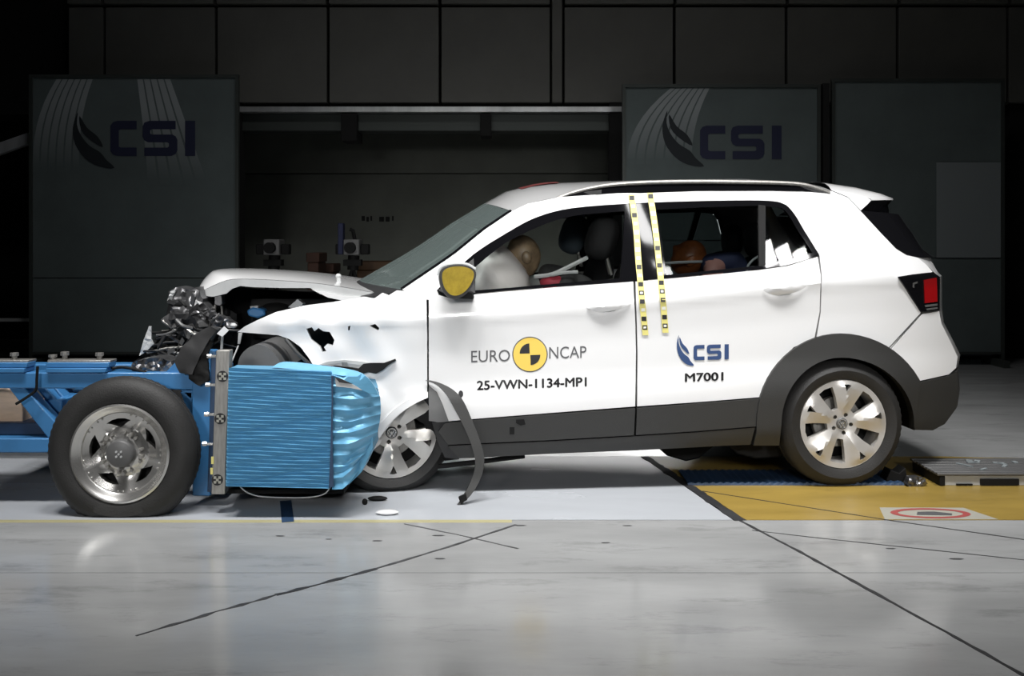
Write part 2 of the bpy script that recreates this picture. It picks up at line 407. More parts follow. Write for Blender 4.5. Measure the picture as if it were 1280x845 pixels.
strip('floor_line', [(940, 663), (1000, 670), (1130, 684), (1290, 701)], .008, .0012, M['joint'], .3)
strip('lane_marker', [(357, 626), (360, 653)], .055, .0015, M['bluedark'])
for i in range(26):
    px, py = random.uniform(330, 1230), random.uniform(657, 700); a = G(px, py); s = random.uniform(.008, .025)
    if i < 10: part('scuff_mark', ([(a[0] + s * math.cos(t) * 1.8, a[1] + s * math.sin(t) * .6, .0012) for t in (0, 1.1, 2.2, 3.1, 4.2, 5.2)], [tuple(range(6))]), M['crack'], floor)

# ------------------------------------------------------------------ setting: back wall
YB = 5.6
wall = part('wall_back', box((0, YB + .5, 5.1), (22, .6, 4.9)), M['walldark'], kind='structure')
zb = lambda py, y=YB: W(0, py, y)[2]
cols = [(-60, -2), (85, 129), (131, 269), (271, 409), (411, 549), (551, 688), (705, 842), (844, 982), (984, 1121), (1123, 1259), (1261, 1400)]
for x0, x1 in cols[1:]:
    a, b = W(x0, 9, YB), W(x1, 128, YB)
    part('wall_panel', box(((a[0] + b[0]) / 2, YB + .1, (a[2] + b[2]) / 2), (b[0] - a[0] - .012, .2, a[2] - b[2])), M['wall'], wall, bevel=.006)
    part('upper_wall_panel', box(((a[0] + b[0]) / 2, YB + .13, a[2] + .45), (b[0] - a[0] - .03, .2, .7)), M['walldark'], wall, bevel=.006)
    part('sill_rail', box(((a[0] + b[0]) / 2, YB + .07, a[2] + .055), (b[0] - a[0] - .02, .22, .05)), M['wall'], wall)
part('wall_post', pbox(690, -60, 703, 128, YB - .03, YB + .2), M['wall'], wall, bevel=.01)
# the wide doorway between the banner screens
door = part('door_1', pbox(230, 128, 830, 440, YB + 1.7, YB + 1.8), M['recess'], kind='structure')
a = G(0, 460)
part('recess_panel', pbox(200, 218, 880, 500, YB + 1.62, YB + 1.7), M['recess'], door, bevel=.005)
part('recess_panel', pbox(200, 120, 880, 216.5, YB + 1.62, YB + 1.7), M['recess'], door, bevel=.005)
part('track_rail', pbox(296, 133, 782, 140, YB - .02, YB + .12), M['beam'], door, bevel=.004)
part('header_beam', pbox(296, 142, 782, 164, YB + .1, YB + .4), M['bframe'], door, bevel=.01)
part('beam_bracket', pbox(426, 142, 446, 176, YB + .0, YB + .4), M['walldark'], door, bevel=.01)
part('beam_bracket', pbox(600, 142, 614, 170, YB + .0, YB + .4), M['walldark'], door, bevel=.01)
part('door_post', pbox(762, 128, 784, 452, YB + .0, YB + .2), M['walldark'], door)
part('door_post', pbox(292, 128, 300, 452, YB + .0, YB + .2), M['walldark'], door)
bl = [pbox(452 + d, 270 + e, 452 + d + ww, 276 + e, YB + 1.612, YB + 1.62) for d, e, ww in ((0, 0, 4), (6, 1, 3), (11, 0, 2), (22, 1, 6), (30, 1, 5), (38, 0, 2))]
part('door_stencil', join(*bl), M['walldark'], door)
side = part('wall_left', pbox(-260, -80, 84, 470, YB + 2.2, YB + 2.4), M['walldark'], kind='structure')
part('door_frame', pbox(58, -60, 66, 460, YB + 2.0, YB + 2.2), M['dark'], side)
part('wall_right', pbox(1262, 128, 1600, 470, YB + .1, YB + .5), M['walldark'], kind='structure')
part('trim_1', prism([(-60, 214), (-60, 199), (34, 166), (34, 180)], YB - .5, YB - .42), M['beam'], kind='structure')
part('trim_2', prism([(-60, 398), (36, 398), (36, 402), (-60, 402)], YB - .4, YB - .36), M['lgrey'], kind='structure')
part('wall_strip', pbox(-200, 446, 1600, 452, YB + .1, YB + .2), M['walldark'], wall)

def banner(px0, px1, py0, py1, y, label, logo=True, off=(0, 0), seam=347):
    c = W((px0 + px1) / 2, py1, y)
    t = empty('banner_screen', (c[0], y, 0), label, 'banner', 'banner screens along the back wall')
    f = 4
    part('frame', join(pbox(px0, py0, px0 + f, py1 + 6, y - .02, y + .03), pbox(px1 - f, py0, px1, py1 + 6, y - .02, y + .03),
                       pbox(px0 + f, py0, px1 - f, py0 + f, y - .02, y + .03), pbox(px0 + f, py1 - 3, px1 - f, py1, y - .02, y + .03)), M['bframe'], t)
    part('fabric', pbox(px0 + f, py0 + f, px1 - f, seam, y, y + .01), M['banner'], t)
    part('fabric', pbox(px0 + f, seam + 1.2, px1 - f, py1 - 3, y, y + .01), M['banner'], t)
    for q in (px0 + 12, px1 - 12):
        b = W(q, py1, y); part('foot', box((b[0], y, b[2] / 2 - .02), (.06, .5, max(.04, b[2] - .04))), M['bframe'], t)
    if logo:
        ox, oy = off; g = []
        fl = lambda pp: flatpoly(pp, lambda q: W(q[0], q[1], y - .003))
        def fan(a0, a1, n, bow, pw=1):
            out = []
            for k in range(n):
                u0 = k / n + .06 / n; u1 = (k + .86) / n; L = []; Rr = []
                for s in range(9):
                    v = s / 8
                    for u, Q in ((u0, L), (u1, Rr)):
                        top = a0[0] + (a0[1] - a0[0]) * u; bot = a1[0] + (a1[1] - a1[0]) * u
                        e = 1 - (1 - v) ** pw; Q.append((top + (bot - top) * e + bow * math.sin(v * math.pi * .5) * (1 - u), a0[2] + (a1[2] - a0[2]) * v))
                out.append(L + Rr[::-1])
            return out
        p1 = fan((70 + ox, 117 + ox, py0 + 6), (43 + ox, 100 + ox, py0 + 122), 6, -3, 2.6)
        p2 = fan((171 + ox, 214 + ox, py0 + 6), (178 + ox, 262 + ox, py0 + 138), 5, 6)
        if ox: p2 = []; p1 = fan((838, 888, py0 + 5), (786, 866, py0 + 100), 7, -3, 2.2)
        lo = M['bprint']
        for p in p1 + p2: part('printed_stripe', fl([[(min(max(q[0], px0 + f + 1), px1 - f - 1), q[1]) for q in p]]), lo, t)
        fl2 = lambda pp: flatpoly(pp, lambda q: W(q[0], q[1], y - .006))
        wx, wy, cx, cy = (91, 140, 138, 151) if not ox else (828, 138, 875, 157)
        for p in wing(): part('feather_mark', fl2([[(wx + 52 * q[0], wy + 70 * (1 - q[1])) for q in p]]), M['bdark'], t)
        cw, ch = (106, 44) if not ox else (102, 42)
        for p in letters_csi(): part('logo_letter', fl2([[(cx + cw * q[0], cy + ch * (1 - q[1])) for q in p]]), M['bink'], t)
    return t
banner(36, 298, 93, 443, 5.0, 'grey banner screen with feather logo at the left, behind the blue trolley', True, (0, 0))
banner(778, 1026, 105, 443, 5.05, 'grey banner screen with feather logo behind the car roof', True, (1, 0), seam=300)
b3 = banner(1040, 1256, 98, 443, 5.1, 'plain dark banner screen at the right with a pale sheet on it', False, seam=322)
part('pale_sheet', pbox(1171, 203, 1251, 322, 5.085, 5.095), M['sheet'], label='pale rectangular sheet fixed to the plain right banner screen', category='sheet')
part('post', pbox(1029, 104, 1037, 452, 5.05, 5.2), M['walldark'], wall)

def tripod_camera(px, py, y, label, extra=False):
    c = W(px, py, y); t = empty('tripod_camera', (c[0], y, 0), label, 'camera', 'cameras on tripods by the doorway')
    part('housing', box((c[0], y + .12, c[2]), (.15, .24, .15)), M['camera'], t, bevel=.01)
    part('lens_ring', tube([(c[0] - .005, y + .0, c[2] - .005), (c[0] - .005, y - .08, c[2] - .005)], .052, 20), M['black'], t)
    for q in (-.12, .12): part('clamp', box((c[0] + q, y + .1, c[2] - .02), (.08, .1, .1)), M['black'], t, bevel=.01)
    part('pan_head', join(tube([(c[0] + .01, y + .1, c[2] - .08), (c[0], y + .1, c[2] - .22)], .055, 12), box((c[0], y + .1, c[2] - .15), (.17, .12, .06))), M['black'], t)
    for k in range(3):
        a = R(90 + 120 * k)
        part('leg', tube([(c[0], y + .1, c[2] - .2), (c[0] + .35 * math.cos(a), y + .1 + .35 * math.sin(a), 0.01)], .018, 8), M['black'], t)
    if extra:
        part('side_box', box((c[0] - .11, y + .1, c[2] + .08), (.05, .12, .3)), M['shirt'], t, bevel=.008)
        part('aerial', tube([(c[0] + .02, y + .1, c[2] + .07), (c[0], y + .1, c[2] + .16), (c[0] - .03, y + .1, c[2] + .17)], .018, 8), M['black'], t)
tripod_camera(339, 309, 4.4, 'boxy pale-faced tripod camera nearest the left banner, seen over the bonnet')
tripod_camera(439, 309, 4.4, 'boxy tripod camera with a dark blue side box, left of the windscreen', True)
def carton(name, px0, px1, py0, y, dep, m, label, cat):
    a, b = W(px0, py0, y), W(px1, py0, y)
    t = empty(name, ((a[0] + b[0]) / 2, y + dep / 2, 0), label, cat)
    h = a[2]; part('body', box(((a[0] + b[0]) / 2, y + dep / 2, h * .46), (b[0] - a[0], dep, h * .92)), m, t, bevel=.012)
    part('lid', box(((a[0] + b[0]) / 2, y + dep / 2, h * .96), (b[0] - a[0] + .02, dep + .02, h * .08)), m, t, bevel=.008)
carton('equipment_case', 384, 398, 316, 4.55, .4, M['carton'], 'dark reddish case standing between the two tripod cameras', 'case')
carton('storage_crate', 446, 496, 327, 4.95, .5, M['orange'], 'low orange-brown crate just left of the windscreen base', 'crate')
carton('cabinet_box', 400, 416, 330, 5.05, .4, M['carton'], 'short reddish box right of the dark reddish case', 'box')

# ------------------------------------------------------------------ the car: surface of its near side
def ip(x, xs, ys): return float(np.interp(x, xs, ys))
def beltY(px): return ip(px, [400, 548, 790, 950, 1200], [374, 368, 350, 336, 330])
def creaseY(px): return ip(px, [400, 586, 795, 1028, 1119, 1200], [405, 398, 380, 354, 349, 347])
def sillY(px): return ip(px, [540, 554, 795, 951, 1200], [527, 526, 509, 497, 480])
def Yf(px, py):
    b, c, s = beltY(px), creaseY(px), sillY(px)
    if py < b: y = .05 + .205 * max(0, (b - py) / (b - 243)) ** 1.0
    else: y = ip(py, [b, c - 4, c, c + 9, c + 40, s - 45, s - 14, s, s + 40, s + 46, s + 60, s + 75],
                 [.05, .016, .011, .022, .030, .026, .006, .004, .018, .022, .05, .10])
    if px < 560:
        y += ((560 - px) / 260) ** 2 * .10
        k = min(1, max(0, (535 - px) / 70))
        y += k * (.007 * math.sin(px / 15 + py / 21) + .004 * math.sin(px / 8.3 - py / 11) - .012 * max(0, math.sin(px / 31 + 1.1)) * max(0, math.sin(py / 17)))
    if px > 1060: y += ((px - 1060) / 140) ** 2.4 * .24
    return y - .00032 * (1050 - px)
TH = math.atan(.0786); NRM = Vector((-math.sin(TH), math.cos(TH), 0)); FWD = Vector((math.cos(TH), math.sin(TH), 0))
C0 = Vector((1.69, 0, 0)) + NRM * .88
def mirror(g):
    V = []
    for p in g[0]:
        p = Vector(p); d = (p - C0).dot(NRM); V.append(tuple(p - NRM * (2 * d)))
    return (V, [tuple(reversed(f)) for f in g[1]]) + tuple(g[2:])
def panel(poly, holes=(), off=0, thick=.03, step=9, surf=Yf, back=False):
    v, t = tri2d(poly, holes, step)
    f = lambda p, d: W(p[0], p[1], surf(p[0], p[1]) + off) if d == 0 else (lambda q: (q[0] + NRM.x * d, q[1] + NRM.y * d, q[2]))(W(p[0], p[1], surf(p[0], p[1]) + off))
    # image y runs down, so flip to face the viewer
    V, Fc = shell(v, t, f, thick, back)
    return V, Fc
def orient(g):                          # make the mesh's normals agree and look outwards
    me = bpy.data.meshes.new('x'); me.from_pydata(g[0], [], g[1]); bm = bmesh.new(); bm.from_mesh(me)
    bmesh.ops.recalc_face_normals(bm, faces=bm.faces); bm.to_mesh(me); bm.free()
    r = (g[0], [tuple(p.vertices) for p in me.polygons]) + tuple(g[2:]); bpy.data.meshes.remove(me); return r
def loft(near, bows, n=16, p=2.0):
    near = [Vector(q) for q in near]; far = [Vector(q) for q in mirror(([tuple(q) for q in near], []))[0]]
    V = []; Fc = []; m = len(near)
    for i in range(m):
        bx, bz = bows[i]
        for k in range(n + 1):
            t = k / n; s = 1 - abs(2 * t - 1) ** p
            V.append(tuple(near[i].lerp(far[i], t) + FWD * (bx * s) + Vector((0, 0, bz * s))))
    for i in range(m - 1):
        for k in range(n): Fc.append((i * (n + 1) + k, i * (n + 1) + k + 1, (i + 1) * (n + 1) + k + 1, (i + 1) * (n + 1) + k))
    return V, Fc
def WY(px, py, off=0): return W(px, py, Yf(px, py) + off)

car = empty('car', (1.0, .85, 0), 'white small SUV with a crushed front and black cladding, beside the blue trolley', 'car')
DLO = smooth_line([(546, 363), (562, 346), (593, 317), (637, 289), (672, 271), (716, 260), (790, 254)], 4) + smooth_line([(800, 253.5), (880, 251), (950, 250.5), (978, 254), (992, 266), (1006, 289), (1024, 318)], 4) + \
      smooth_line([(1018, 321), (985, 331), (950, 336), (835, 347.5), (793, 351)], 3) + smooth_line([(780, 352), (690, 358.5), (600, 366.5), (560, 370)], 3)
GW1 = smooth_line([(594, 334), (630, 305), (672, 284), (716, 270), (781, 264)], 4) + [(779, 300), (775, 348)] + [(690, 355), (640, 359.5), (594, 363)]
GW2 = [(821, 262), (880, 259), (948, 257), (950, 332), (890, 338), (833, 344), (827, 300)]
GW3 = smooth_line([(957, 258), (976, 260), (986, 269), (999, 291), (1016, 316)], 3) + [(985, 324), (957, 330)]
fender = [(297, 415), (306, 408), (322, 400), (345, 390), (380, 382), (420, 377), (455, 371), (468, 373), (478, 366), (486, 369), (496, 363), (512, 364), (533, 372), (534, 420), (534, 496),
          (515, 505), (495, 522), (474, 548), (462, 530), (452, 500), (436, 470), (430, 463), (394, 461), (387, 449), (376, 434), (362, 424), (348, 419), (322, 417)]
hole1 = [(383, 411), (390, 409), (393, 414), (398, 410), (404, 414), (412, 415), (418, 425), (416, 432), (409, 430), (405, 434), (408, 439), (403, 440), (400, 433), (389, 424)]
hole2 = [(462, 407), (469, 405), (474, 410), (473, 413), (467, 410)]
hole3 = [(435, 408), (438, 407), (437, 413), (435, 413)]
fdoor = [(536, 372), (546, 368), (560, 372), (600, 367.5), (690, 359.5), (780, 353), (791.5, 352), (794, 400), (795, 440), (794, 508), (690, 516), (600, 523), (556, 527), (545, 500), (536, 480)]
rdoor = [(794.5, 352), (835, 348.5), (890, 343.5), (950, 337.5), (985, 332.5), (1022, 321), (1026, 345), (1024.5, 390), (1018, 423), (992, 434), (970, 458), (956, 482), (949, 496.5), (880, 502), (796.5, 508), (797, 440), (796, 400)]
quarter = [(503, 362), (549, 331), (569, 317), (606, 287), (640, 264), (660, 254.5), (700, 246.5), (780, 241), (850, 238), (900, 237), (960, 236.5), (1000, 236.5), (1040, 239), (1060, 247), (1075, 263), (1098, 288), (1120, 311), (1133, 319),
           (1147, 322), (1158, 331), (1166, 340), (1140, 343), (1122, 346), (1136, 368), (1151, 391), (1130, 415), (1113, 436), (1105, 442), (1085, 430), (1056, 424), (1035, 426), (1019.5, 430), (1026, 390), (1027.5, 345), (1024.5, 319)]
quarter += DLO[DLO.index(min(DLO, key=lambda p: math.dist(p, (1024, 318)))) - 0:0:-1] if False else []
dl_top = [p for p in DLO if p in DLO][:DLO.index((1024.0, 318.0)) + 1] if (1024.0, 318.0) in DLO else DLO[:50]
quarter = quarter + dl_top[::-1] + [(549, 370), (538, 375), (528, 374), (512, 366)]
bumper = [(1153, 392.5), (1174, 389), (1177, 405), (1188, 427), (1197, 446), (1195, 460), (1186, 468), (1150, 476), (1138, 462), (1124, 446), (1112, 439)]
light_poly = [(1123.5, 347), (1142, 344), (1166, 341.5), (1175, 346), (1174, 387), (1152.5, 390)]
def two(name, g, m, bevel=0, label=None, ang=35):
    a = part(name, orient(g), m, car, ang=ang, label=label); part(name, orient(mirror(g)), m, car, ang=ang); return a
fend = part('front_fender', orient(panel(fender, [hole1, hole2, hole3], step=7)), M['white'], car, label='crumpled white fender with torn holes')
part('front_fender', orient(mirror(panel(fender, step=14))), M['white'], car)
fd = two('front_door', panel(fdoor, off=-.002), M['white'])
rd = two('rear_door', panel(rdoor), M['white'])
two('body_side', panel(quarter), M['white'])
rb = two('rear_bumper_cover', panel(bumper, off=-.003), M['white'])
two('window_trim', panel(DLO, [GW1, GW2, GW3], off=.004, thick=.02), M['gloss'])
for nm, gp, mt in (('front_window', GW1, 'tint'), ('rear_window', GW2, 'privacy'), ('quarter_window', GW3, 'privacy')):
    two(nm, panel(gp, off=.016, thick=0), M[mt])
two('window_divider', panel([(948, 256), (957, 257), (957, 331), (949, 333)], off=.002, thick=.02), M['black'])
lower1 = [(556, 529), (600, 525), (690, 518), (794, 510.5), (792.5, 544), (690, 550), (600, 554), (560, 556), (548, 540)]
lower2 = [(796.5, 510.5), (880, 504), (950, 498.5), (945, 533), (870, 539), (795, 543.8)]
sill = [(560, 557.5), (600, 555.5), (690, 551.5), (793, 545.5), (870, 540.5), (944, 534.5), (938, 556), (908, 557), (795, 563), (692, 567), (600, 572), (574, 573)]
two('door_cladding', panel(lower1, off=-.012), M['clad']); two('door_cladding', panel(lower2, off=-.012), M['clad'])
two('sill_cover', panel(sill, off=-.008, thick=.08), M['clad'])
ax, ay = 1052, 530
arch_o = [(942, 557), (946, 540)] + [(ax + (112 if math.cos(R(a)) > 0 else 106) * math.cos(R(a)), ay - 113 * math.sin(R(a))) for a in range(180, 26, -6)] + [(1151, 478)]
arch_i = [(1143, 538)] + [(ax + (91 if math.cos(R(a)) > 0 else 75) * math.cos(R(a)), ay - 83 * math.sin(R(a))) for a in range(0, 181, 6)] + [(974, 557)]
two('wheel_arch_trim', panel(arch_o + arch_i, off=-.022, thick=.06, step=7), M['clad'])
lowb = [(1152, 477.5), (1186, 470), (1196, 464), (1198, 490), (1195, 511), (1181, 530), (1166, 538), (1144, 537.5), (1141, 510), (1146, 490)]
two('lower_bumper', panel(lowb, off=-.012), M['clad'])
# wheel housing behind the arch
def wheel_housing(near):
    ai = [p for p in arch_i]; rows = []
    V = []; Fc = []
    for d in (0, .33):
        for p in ai: q = Vector(WY(p[0], p[1], .0)) + NRM * d; V.append(tuple(q))
    n = len(ai); Fc = [(i, i + 1, i + 1 + n, i + n) for i in range(n - 1)] + [tuple(range(2 * n - 1, n - 1, -1))]
    return V, Fc
two('wheel_housing', wheel_housing(1), M['black'])
# upper skin, glass and rear, each running across the car
rr = [(640, 264), (660, 254.5), (680, 250), (700, 246.5), (740, 243.5), (780, 241), (850, 238), (900, 237), (960, 236.5), (1000, 236.5), (1040, 239)]
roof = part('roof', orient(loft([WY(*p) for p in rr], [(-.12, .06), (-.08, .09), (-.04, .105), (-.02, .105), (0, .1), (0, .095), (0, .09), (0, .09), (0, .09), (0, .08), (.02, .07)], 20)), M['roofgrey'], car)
part('roof_sticker', orient(([(p[0], p[1], p[2] + .005) for p in loft([WY(*p) for p in ((672, 252), (686, 249), (700, 246.5), (712, 245.5))], [(-.06, .096), (-.03, .106), (-.02, .106), (-.01, .105)], 20)[0]],
     [f for i, f in enumerate(loft([WY(*p) for p in ((672, 252), (686, 249), (700, 246.5), (712, 245.5))], [(0, 0)] * 4, 20)[1]) if 6 <= i % 20 <= 13])), M['reddark'], car, label='dark red patch on the roof above the windscreen')
ww_ = [(503, 362), (549, 331), (569, 317), (606, 287), (640, 264)]
wb = [(-.27, .02), (-.22, .03), (-.2, .035), (-.16, .045), (-.12, .06)]
part('windscreen', orient(loft([WY(p[0], p[1], .01) for p in ww_], wb, 18)), M['clear'], car)
part('windscreen_edge', join(tube([WY(p[0] - 1, p[1], .012) for p in ww_], .012, 6), loft([WY(612, 283, .012), WY(640, 264, .012)], [(-.152, .048), (-.12, .06)], 18)), M['gloss'], car)
part('cowl_panel', orient(loft([WY(470, 371, .05), WY(490, 366, .03), WY(505, 361, .012)], [(-.3, -.01), (-.28, .0), (-.27, .02)], 14)), M['dark'], car)
rg = [(1075, 263), (1098, 288), (1120, 311), (1133, 319), (1147, 322)]
part('rear_windscreen', orient(loft([WY(*p) for p in rg], [(.38, -.02), (.36, -.02), (.32, -.01), (.3, 0), (.26, 0)], 18, 5)), M['gloss'], car)
part('tailgate', orient(loft([WY(*p) for p in ((1147, 322), (1158, 331), (1168, 341), (1175, 346), (1175, 388))], [(.24, 0), (.2, 0), (.16, 0), (.14, 0), (.14, 0)], 14, 4)), M['white'], car)
sp = [(1040, 239), (1062, 241.5), (1080, 245.5), (1089, 249), (1089, 250.5)]
part('roof_spoiler', orient(join(loft([WY(*p) for p in sp], [(.02, .07), (.14, .05), (.22, .03), (.26, .015), (.26, .012)], 18, 5))), M['white'], car)
part('spoiler_underside', orient(loft([WY(1089, 250.5, .002), WY(1086, 255, .01), WY(1077, 262, .02)], [(.255, .01), (.24, .0), (.3, -.02)], 18, 5)), M['gloss'], car)
part('spoiler_side', orient(panel([(1040, 238), (1062, 241), (1082, 246), (1089, 250), (1085, 255), (1076, 263), (1060, 246)], off=.0, thick=.02)), M['white'], car)
part('rear_bumper', orient(loft([WY(*p) for p in ((1175, 388), (1177, 405), (1188, 427), (1197, 446), (1195, 460), (1186, 468))], [(.14, 0)] * 6, 14, 4)), M['white'], car)
part('rear_lower_bumper', orient(loft([WY(p[0], p[1], -.01) for p in ((1186, 468), (1196, 464), (1198, 490), (1195, 511), (1181, 530), (1166, 538))], [(.13, 0)] * 6, 14, 4)), M['clad'], car)
# tail lamp
tl = part('tail_lamp', orient(panel(light_poly, off=-.012, thick=.04, step=6)), M['gloss'], car, label='dark tail lamp with a red lens')
part('red_lens', orient(panel([(1155, 350), (1171, 347), (1172, 377), (1156, 379)], off=-.018, thick=.01, step=5)), M['lens'], tl)
part('reverse_lens', orient(join(panel([(1156, 381.5), (1172, 379.5), (1172, 382), (1157, 384)], off=-.018, thick=.008, step=5), panel([(1158, 386), (1172, 384), (1172, 386), (1159, 388)], off=-.018, thick=.008, step=5))), M['grey'], tl)
part('side_marker', orient(panel([(1141, 354), (1147, 352), (1147, 354), (1143, 355.5), (1143, 360), (1141, 359)], off=-.016, thick=.006, step=3)), M['grey'], tl)
part('tail_lamp', orient(mirror(panel(light_poly, off=-.012, thick=.04, step=10))), M['gloss'], car)
# roof rails
for sgn in (0, 1):
    path = smooth_line([(690, 249), (720, 238), (760, 230), (810, 226.5), (870, 225.5), (930, 226), (985, 227.5), (1012, 231), (1037, 240)], 4)
    rg_ = tube([W(p[0], p[1] + 1.6, Yf(p[0], 244) + .012) for p in path], .011, 8)
    foot = prism([(676, 252), (700, 246), (735, 239), (752, 237), (752, 243), (700, 249)], Yf(700, 244) + .015, Yf(700, 244) + .045)
    rear = prism([(950, 229), (990, 230), (1012, 233), (1036, 241), (990, 239), (950, 238)], Yf(990, 244) + .015, Yf(990, 244) + .045)
    gap = orient(panel([(700, 247), (740, 236), (790, 231), (870, 229), (960, 228.5), (1000, 230), (1020, 234), (1034, 240), (1000, 239), (960, 238), (870, 238.5), (780, 242.5)], off=0, thick=.01, surf=lambda px, py: Yf(px, 243) + .004 + .0008 * (240 - py)))
    f = mirror if sgn else (lambda g: g)
    r_ = part('roof_rail', f(rg_), M['steel'] if not sgn else M['gloss'], car); part('rail_foot', f(foot), M['dark'], r_); part('rail_foot', f(rear), M['dark'], r_); part('rail_base', f(gap), M['gloss'], r_)
# door handles
def handle(x0, x1, yc, sl, parent):
    xc = (x0 + x1) / 2; L = (x1 - x0) / 2
    out = smooth_line([(xc - L, yc + sl * L), (xc - L * .45, yc - 5 + sl * L * .4), (xc, yc - 7), (xc + L * .55, yc - 5 - sl * L * .5), (xc + L, yc - 2 - sl * L), (xc + L * .6, yc + 4 - sl * L * .6), (xc, yc + 7), (xc - L * .5, yc + 7 + sl * L * .5)], 4, True)
    v, t = tri2d(out, (), 3)
    f = lambda p, d: WY(p[0], p[1], -.03 * max(0, 1 - ((p[0] - xc) / L) ** 2) * max(0, 1 - ((p[1] - yc) / 9) ** 2) ** .5 - .003)
    part('handle', orient(shell(v, t, f, 0)), M['white'], parent)
    part('handle_recess', orient(panel([(xc - L * .42, yc + 5.5), (xc + L * .4, yc + 4), (xc + L * .2, yc + 8), (xc - L * .2, yc + 8.5)], off=-.003, thick=0, step=4)), M['lgrey'], parent)
handle(733, 789, 382, .05, fd); handle(954, 1008, 361, .05, rd)
part('fuel_flap_seam', orient(panel([(1108, 437.5), (1110, 437), (1151, 393), (1149, 393)], off=-.002, thick=0)), M['grey'], car)
# marks and lettering on the doors
def decal(name, g2, x0, y0, x1, y1, sl, m, parent, off=-.004, label=None):
    mp = lambda q: WY(x0 + (x1 - x0) * q[0], y1 + (y0 - y1) * q[1] + sl * (x1 - x0) * q[0], off)
    if name in ('door_letter', 'test_letter', 'feather_mark'):
        for p in (pieces(g2) if name != 'feather_mark' else g2):
            part(name, ([mp(q) for q in p[0]], p[1]), m, parent, flat=True)
        return
    return part(name, ([mp(q) for q in g2[0]], g2[1]), m, parent, flat=True, label=label)
decal('door_letter', text_geo('EURO'), 589, 438.5, 637.5, 453, -.03, M['charcoal'], fd)
decal('door_letter', text_geo('NCAP'), 686.5, 433.8, 733, 448.5, -.03, M['charcoal'], fd)
decal('test_letter', text_geo('25-VWN-1134-MP1', .03), 596, 476, 733.5, 488, -.035, M['ink'], fd)
def disc2(n=40): return [(.5 + .5 * math.cos(2 * math.pi * i / n), .5 + .5 * math.sin(2 * math.pi * i / n)) for i in range(n)], [tuple(range(n))]
ci = (641, 421.5, 684, 464.5)
decal('roundel_rim', disc2(), ci[0] - .7, ci[1] - .7, ci[2] + .7, ci[3] + .7, 0, M['charcoal'], fd, -.0035)
decal('roundel', disc2(), ci[0] + .6, ci[1] + .6, ci[2] - .6, ci[3] - .6, 0, M['yellow'], fd, -.005, 'yellow round target mark with two black quarters')
def quad(a0, r=.3, cx=.5, cy=.5): return [(cx, cy)] + [(cx + r * math.cos(R(a0 + 90 * k / 10)), cy + r * math.sin(R(a0 + 90 * k / 10))) for k in range(11)], [tuple(range(12))]
decal('roundel_quarter', quad(92, .29, .49, .53), *ci, 0, M['ink'], fd, -.0065); decal('roundel_quarter', quad(272, .29, .51, .48), *ci, 0, M['ink'], fd, -.0065)
def polys2(pl):
    V = []; Fc = []
    for p in pl:
        v, t = tri2d(p, (), 1e9); o = len(V); V += v; Fc += [tuple(i + o for i in q) for q in t]
    return V, Fc
decal('feather_mark', [polys2([p]) for p in wing()], 846, 418.5, 867.5, 457, 0, M['navy'], rd)
decal('door_letter', polys2(letters_csi()), 867, 431.5, 911, 450.5, -.03, M['navy'], rd)
decal('test_letter', text_geo('M7001', .03), 856, 466.5, 904.5, 477.5, -.035, M['ink'], rd)
decal('target_dot', disc2(12), 573, 488, 579, 497, 0, M['ink'], fd)
part('sill_target', orient(join(panel([(645, 524.5), (655, 524), (657, 530.5), (651, 532), (645, 529)], off=-.0145, thick=0), panel([(637, 534), (643, 534), (643, 543), (637, 543)], off=-.0145, thick=0))), M['black'], car)
# measuring tapes stuck over roof edge, window and door
def tape(path, seed):
    P = smooth_line(path, 10); rnd = random.Random(seed); V = []; Fc = []; mi = []; n = len(P)
    g = []; L = 0
    def quadstrip(i0, i1, w, off):
        V = []
        for i in range(i0, i1 + 1):
            p = P[i]; V += [WY(p[0] - w / 2, p[1], off), WY(p[0] + w / 2, p[1], off)]
        return V, [(2 * k, 2 * k + 1, 2 * k + 3, 2 * k + 2) for k in range(i1 - i0)]
    tp = part('measuring_tape', orient(quadstrip(0, n - 1, 7.6, -.0075)), M['tape'], car, label='yellow checked measuring tape over the ' + ('front' if seed == 1 else 'rear') + ' edge of the centre pillar')
    k = 0; y = P[0][1] + 1.5; dark = []; pale = []
    while y < P[-1][1] - 6:
        x = float(np.interp(y + 3, [p[1] for p in P], [p[0] for p in P]))
        sq = [WY(x + a, y + b, -.009) for a, b in ((-3, 0), (3, 0), (3.2, 5.5), (-2.8, 5.5))]
        on_glass = 262 < y < 350
        if k % 2 == 0: (dark if not on_glass or rnd.random() < .6 else pale).append(sq)
        else: pale.append([WY(x + a, y + b, -.009) for a, b in ((-2.4, .5), (2.4, .5), (2.6, 4.5), (-2.2, 4.5))])
        if k % 4 == 3 and not on_glass:
            dark.append(sq); pale.append([WY(x + a, y + b, -.0105) for a, b in ((-1.7, 1.4), (1.7, 1.4), (1.8, 4.2), (-1.6, 4.2))])
        y += 10.8; k += 1
    for nm, L, m in (('dark_square', dark, M['ink']), ('pale_square', pale, M['tapew'])):
        for s_ in L: part(nm, (s_, [(0, 1, 2, 3)][::-1]), m, tp, flat=True)
tape([(789, 243), (795, 285), (798, 325), (801, 358), (804, 390), (807, 419)], 1)
tape([(812.5, 241), (819, 285), (823.5, 325), (827, 358), (830, 390), (832, 416)], 2)
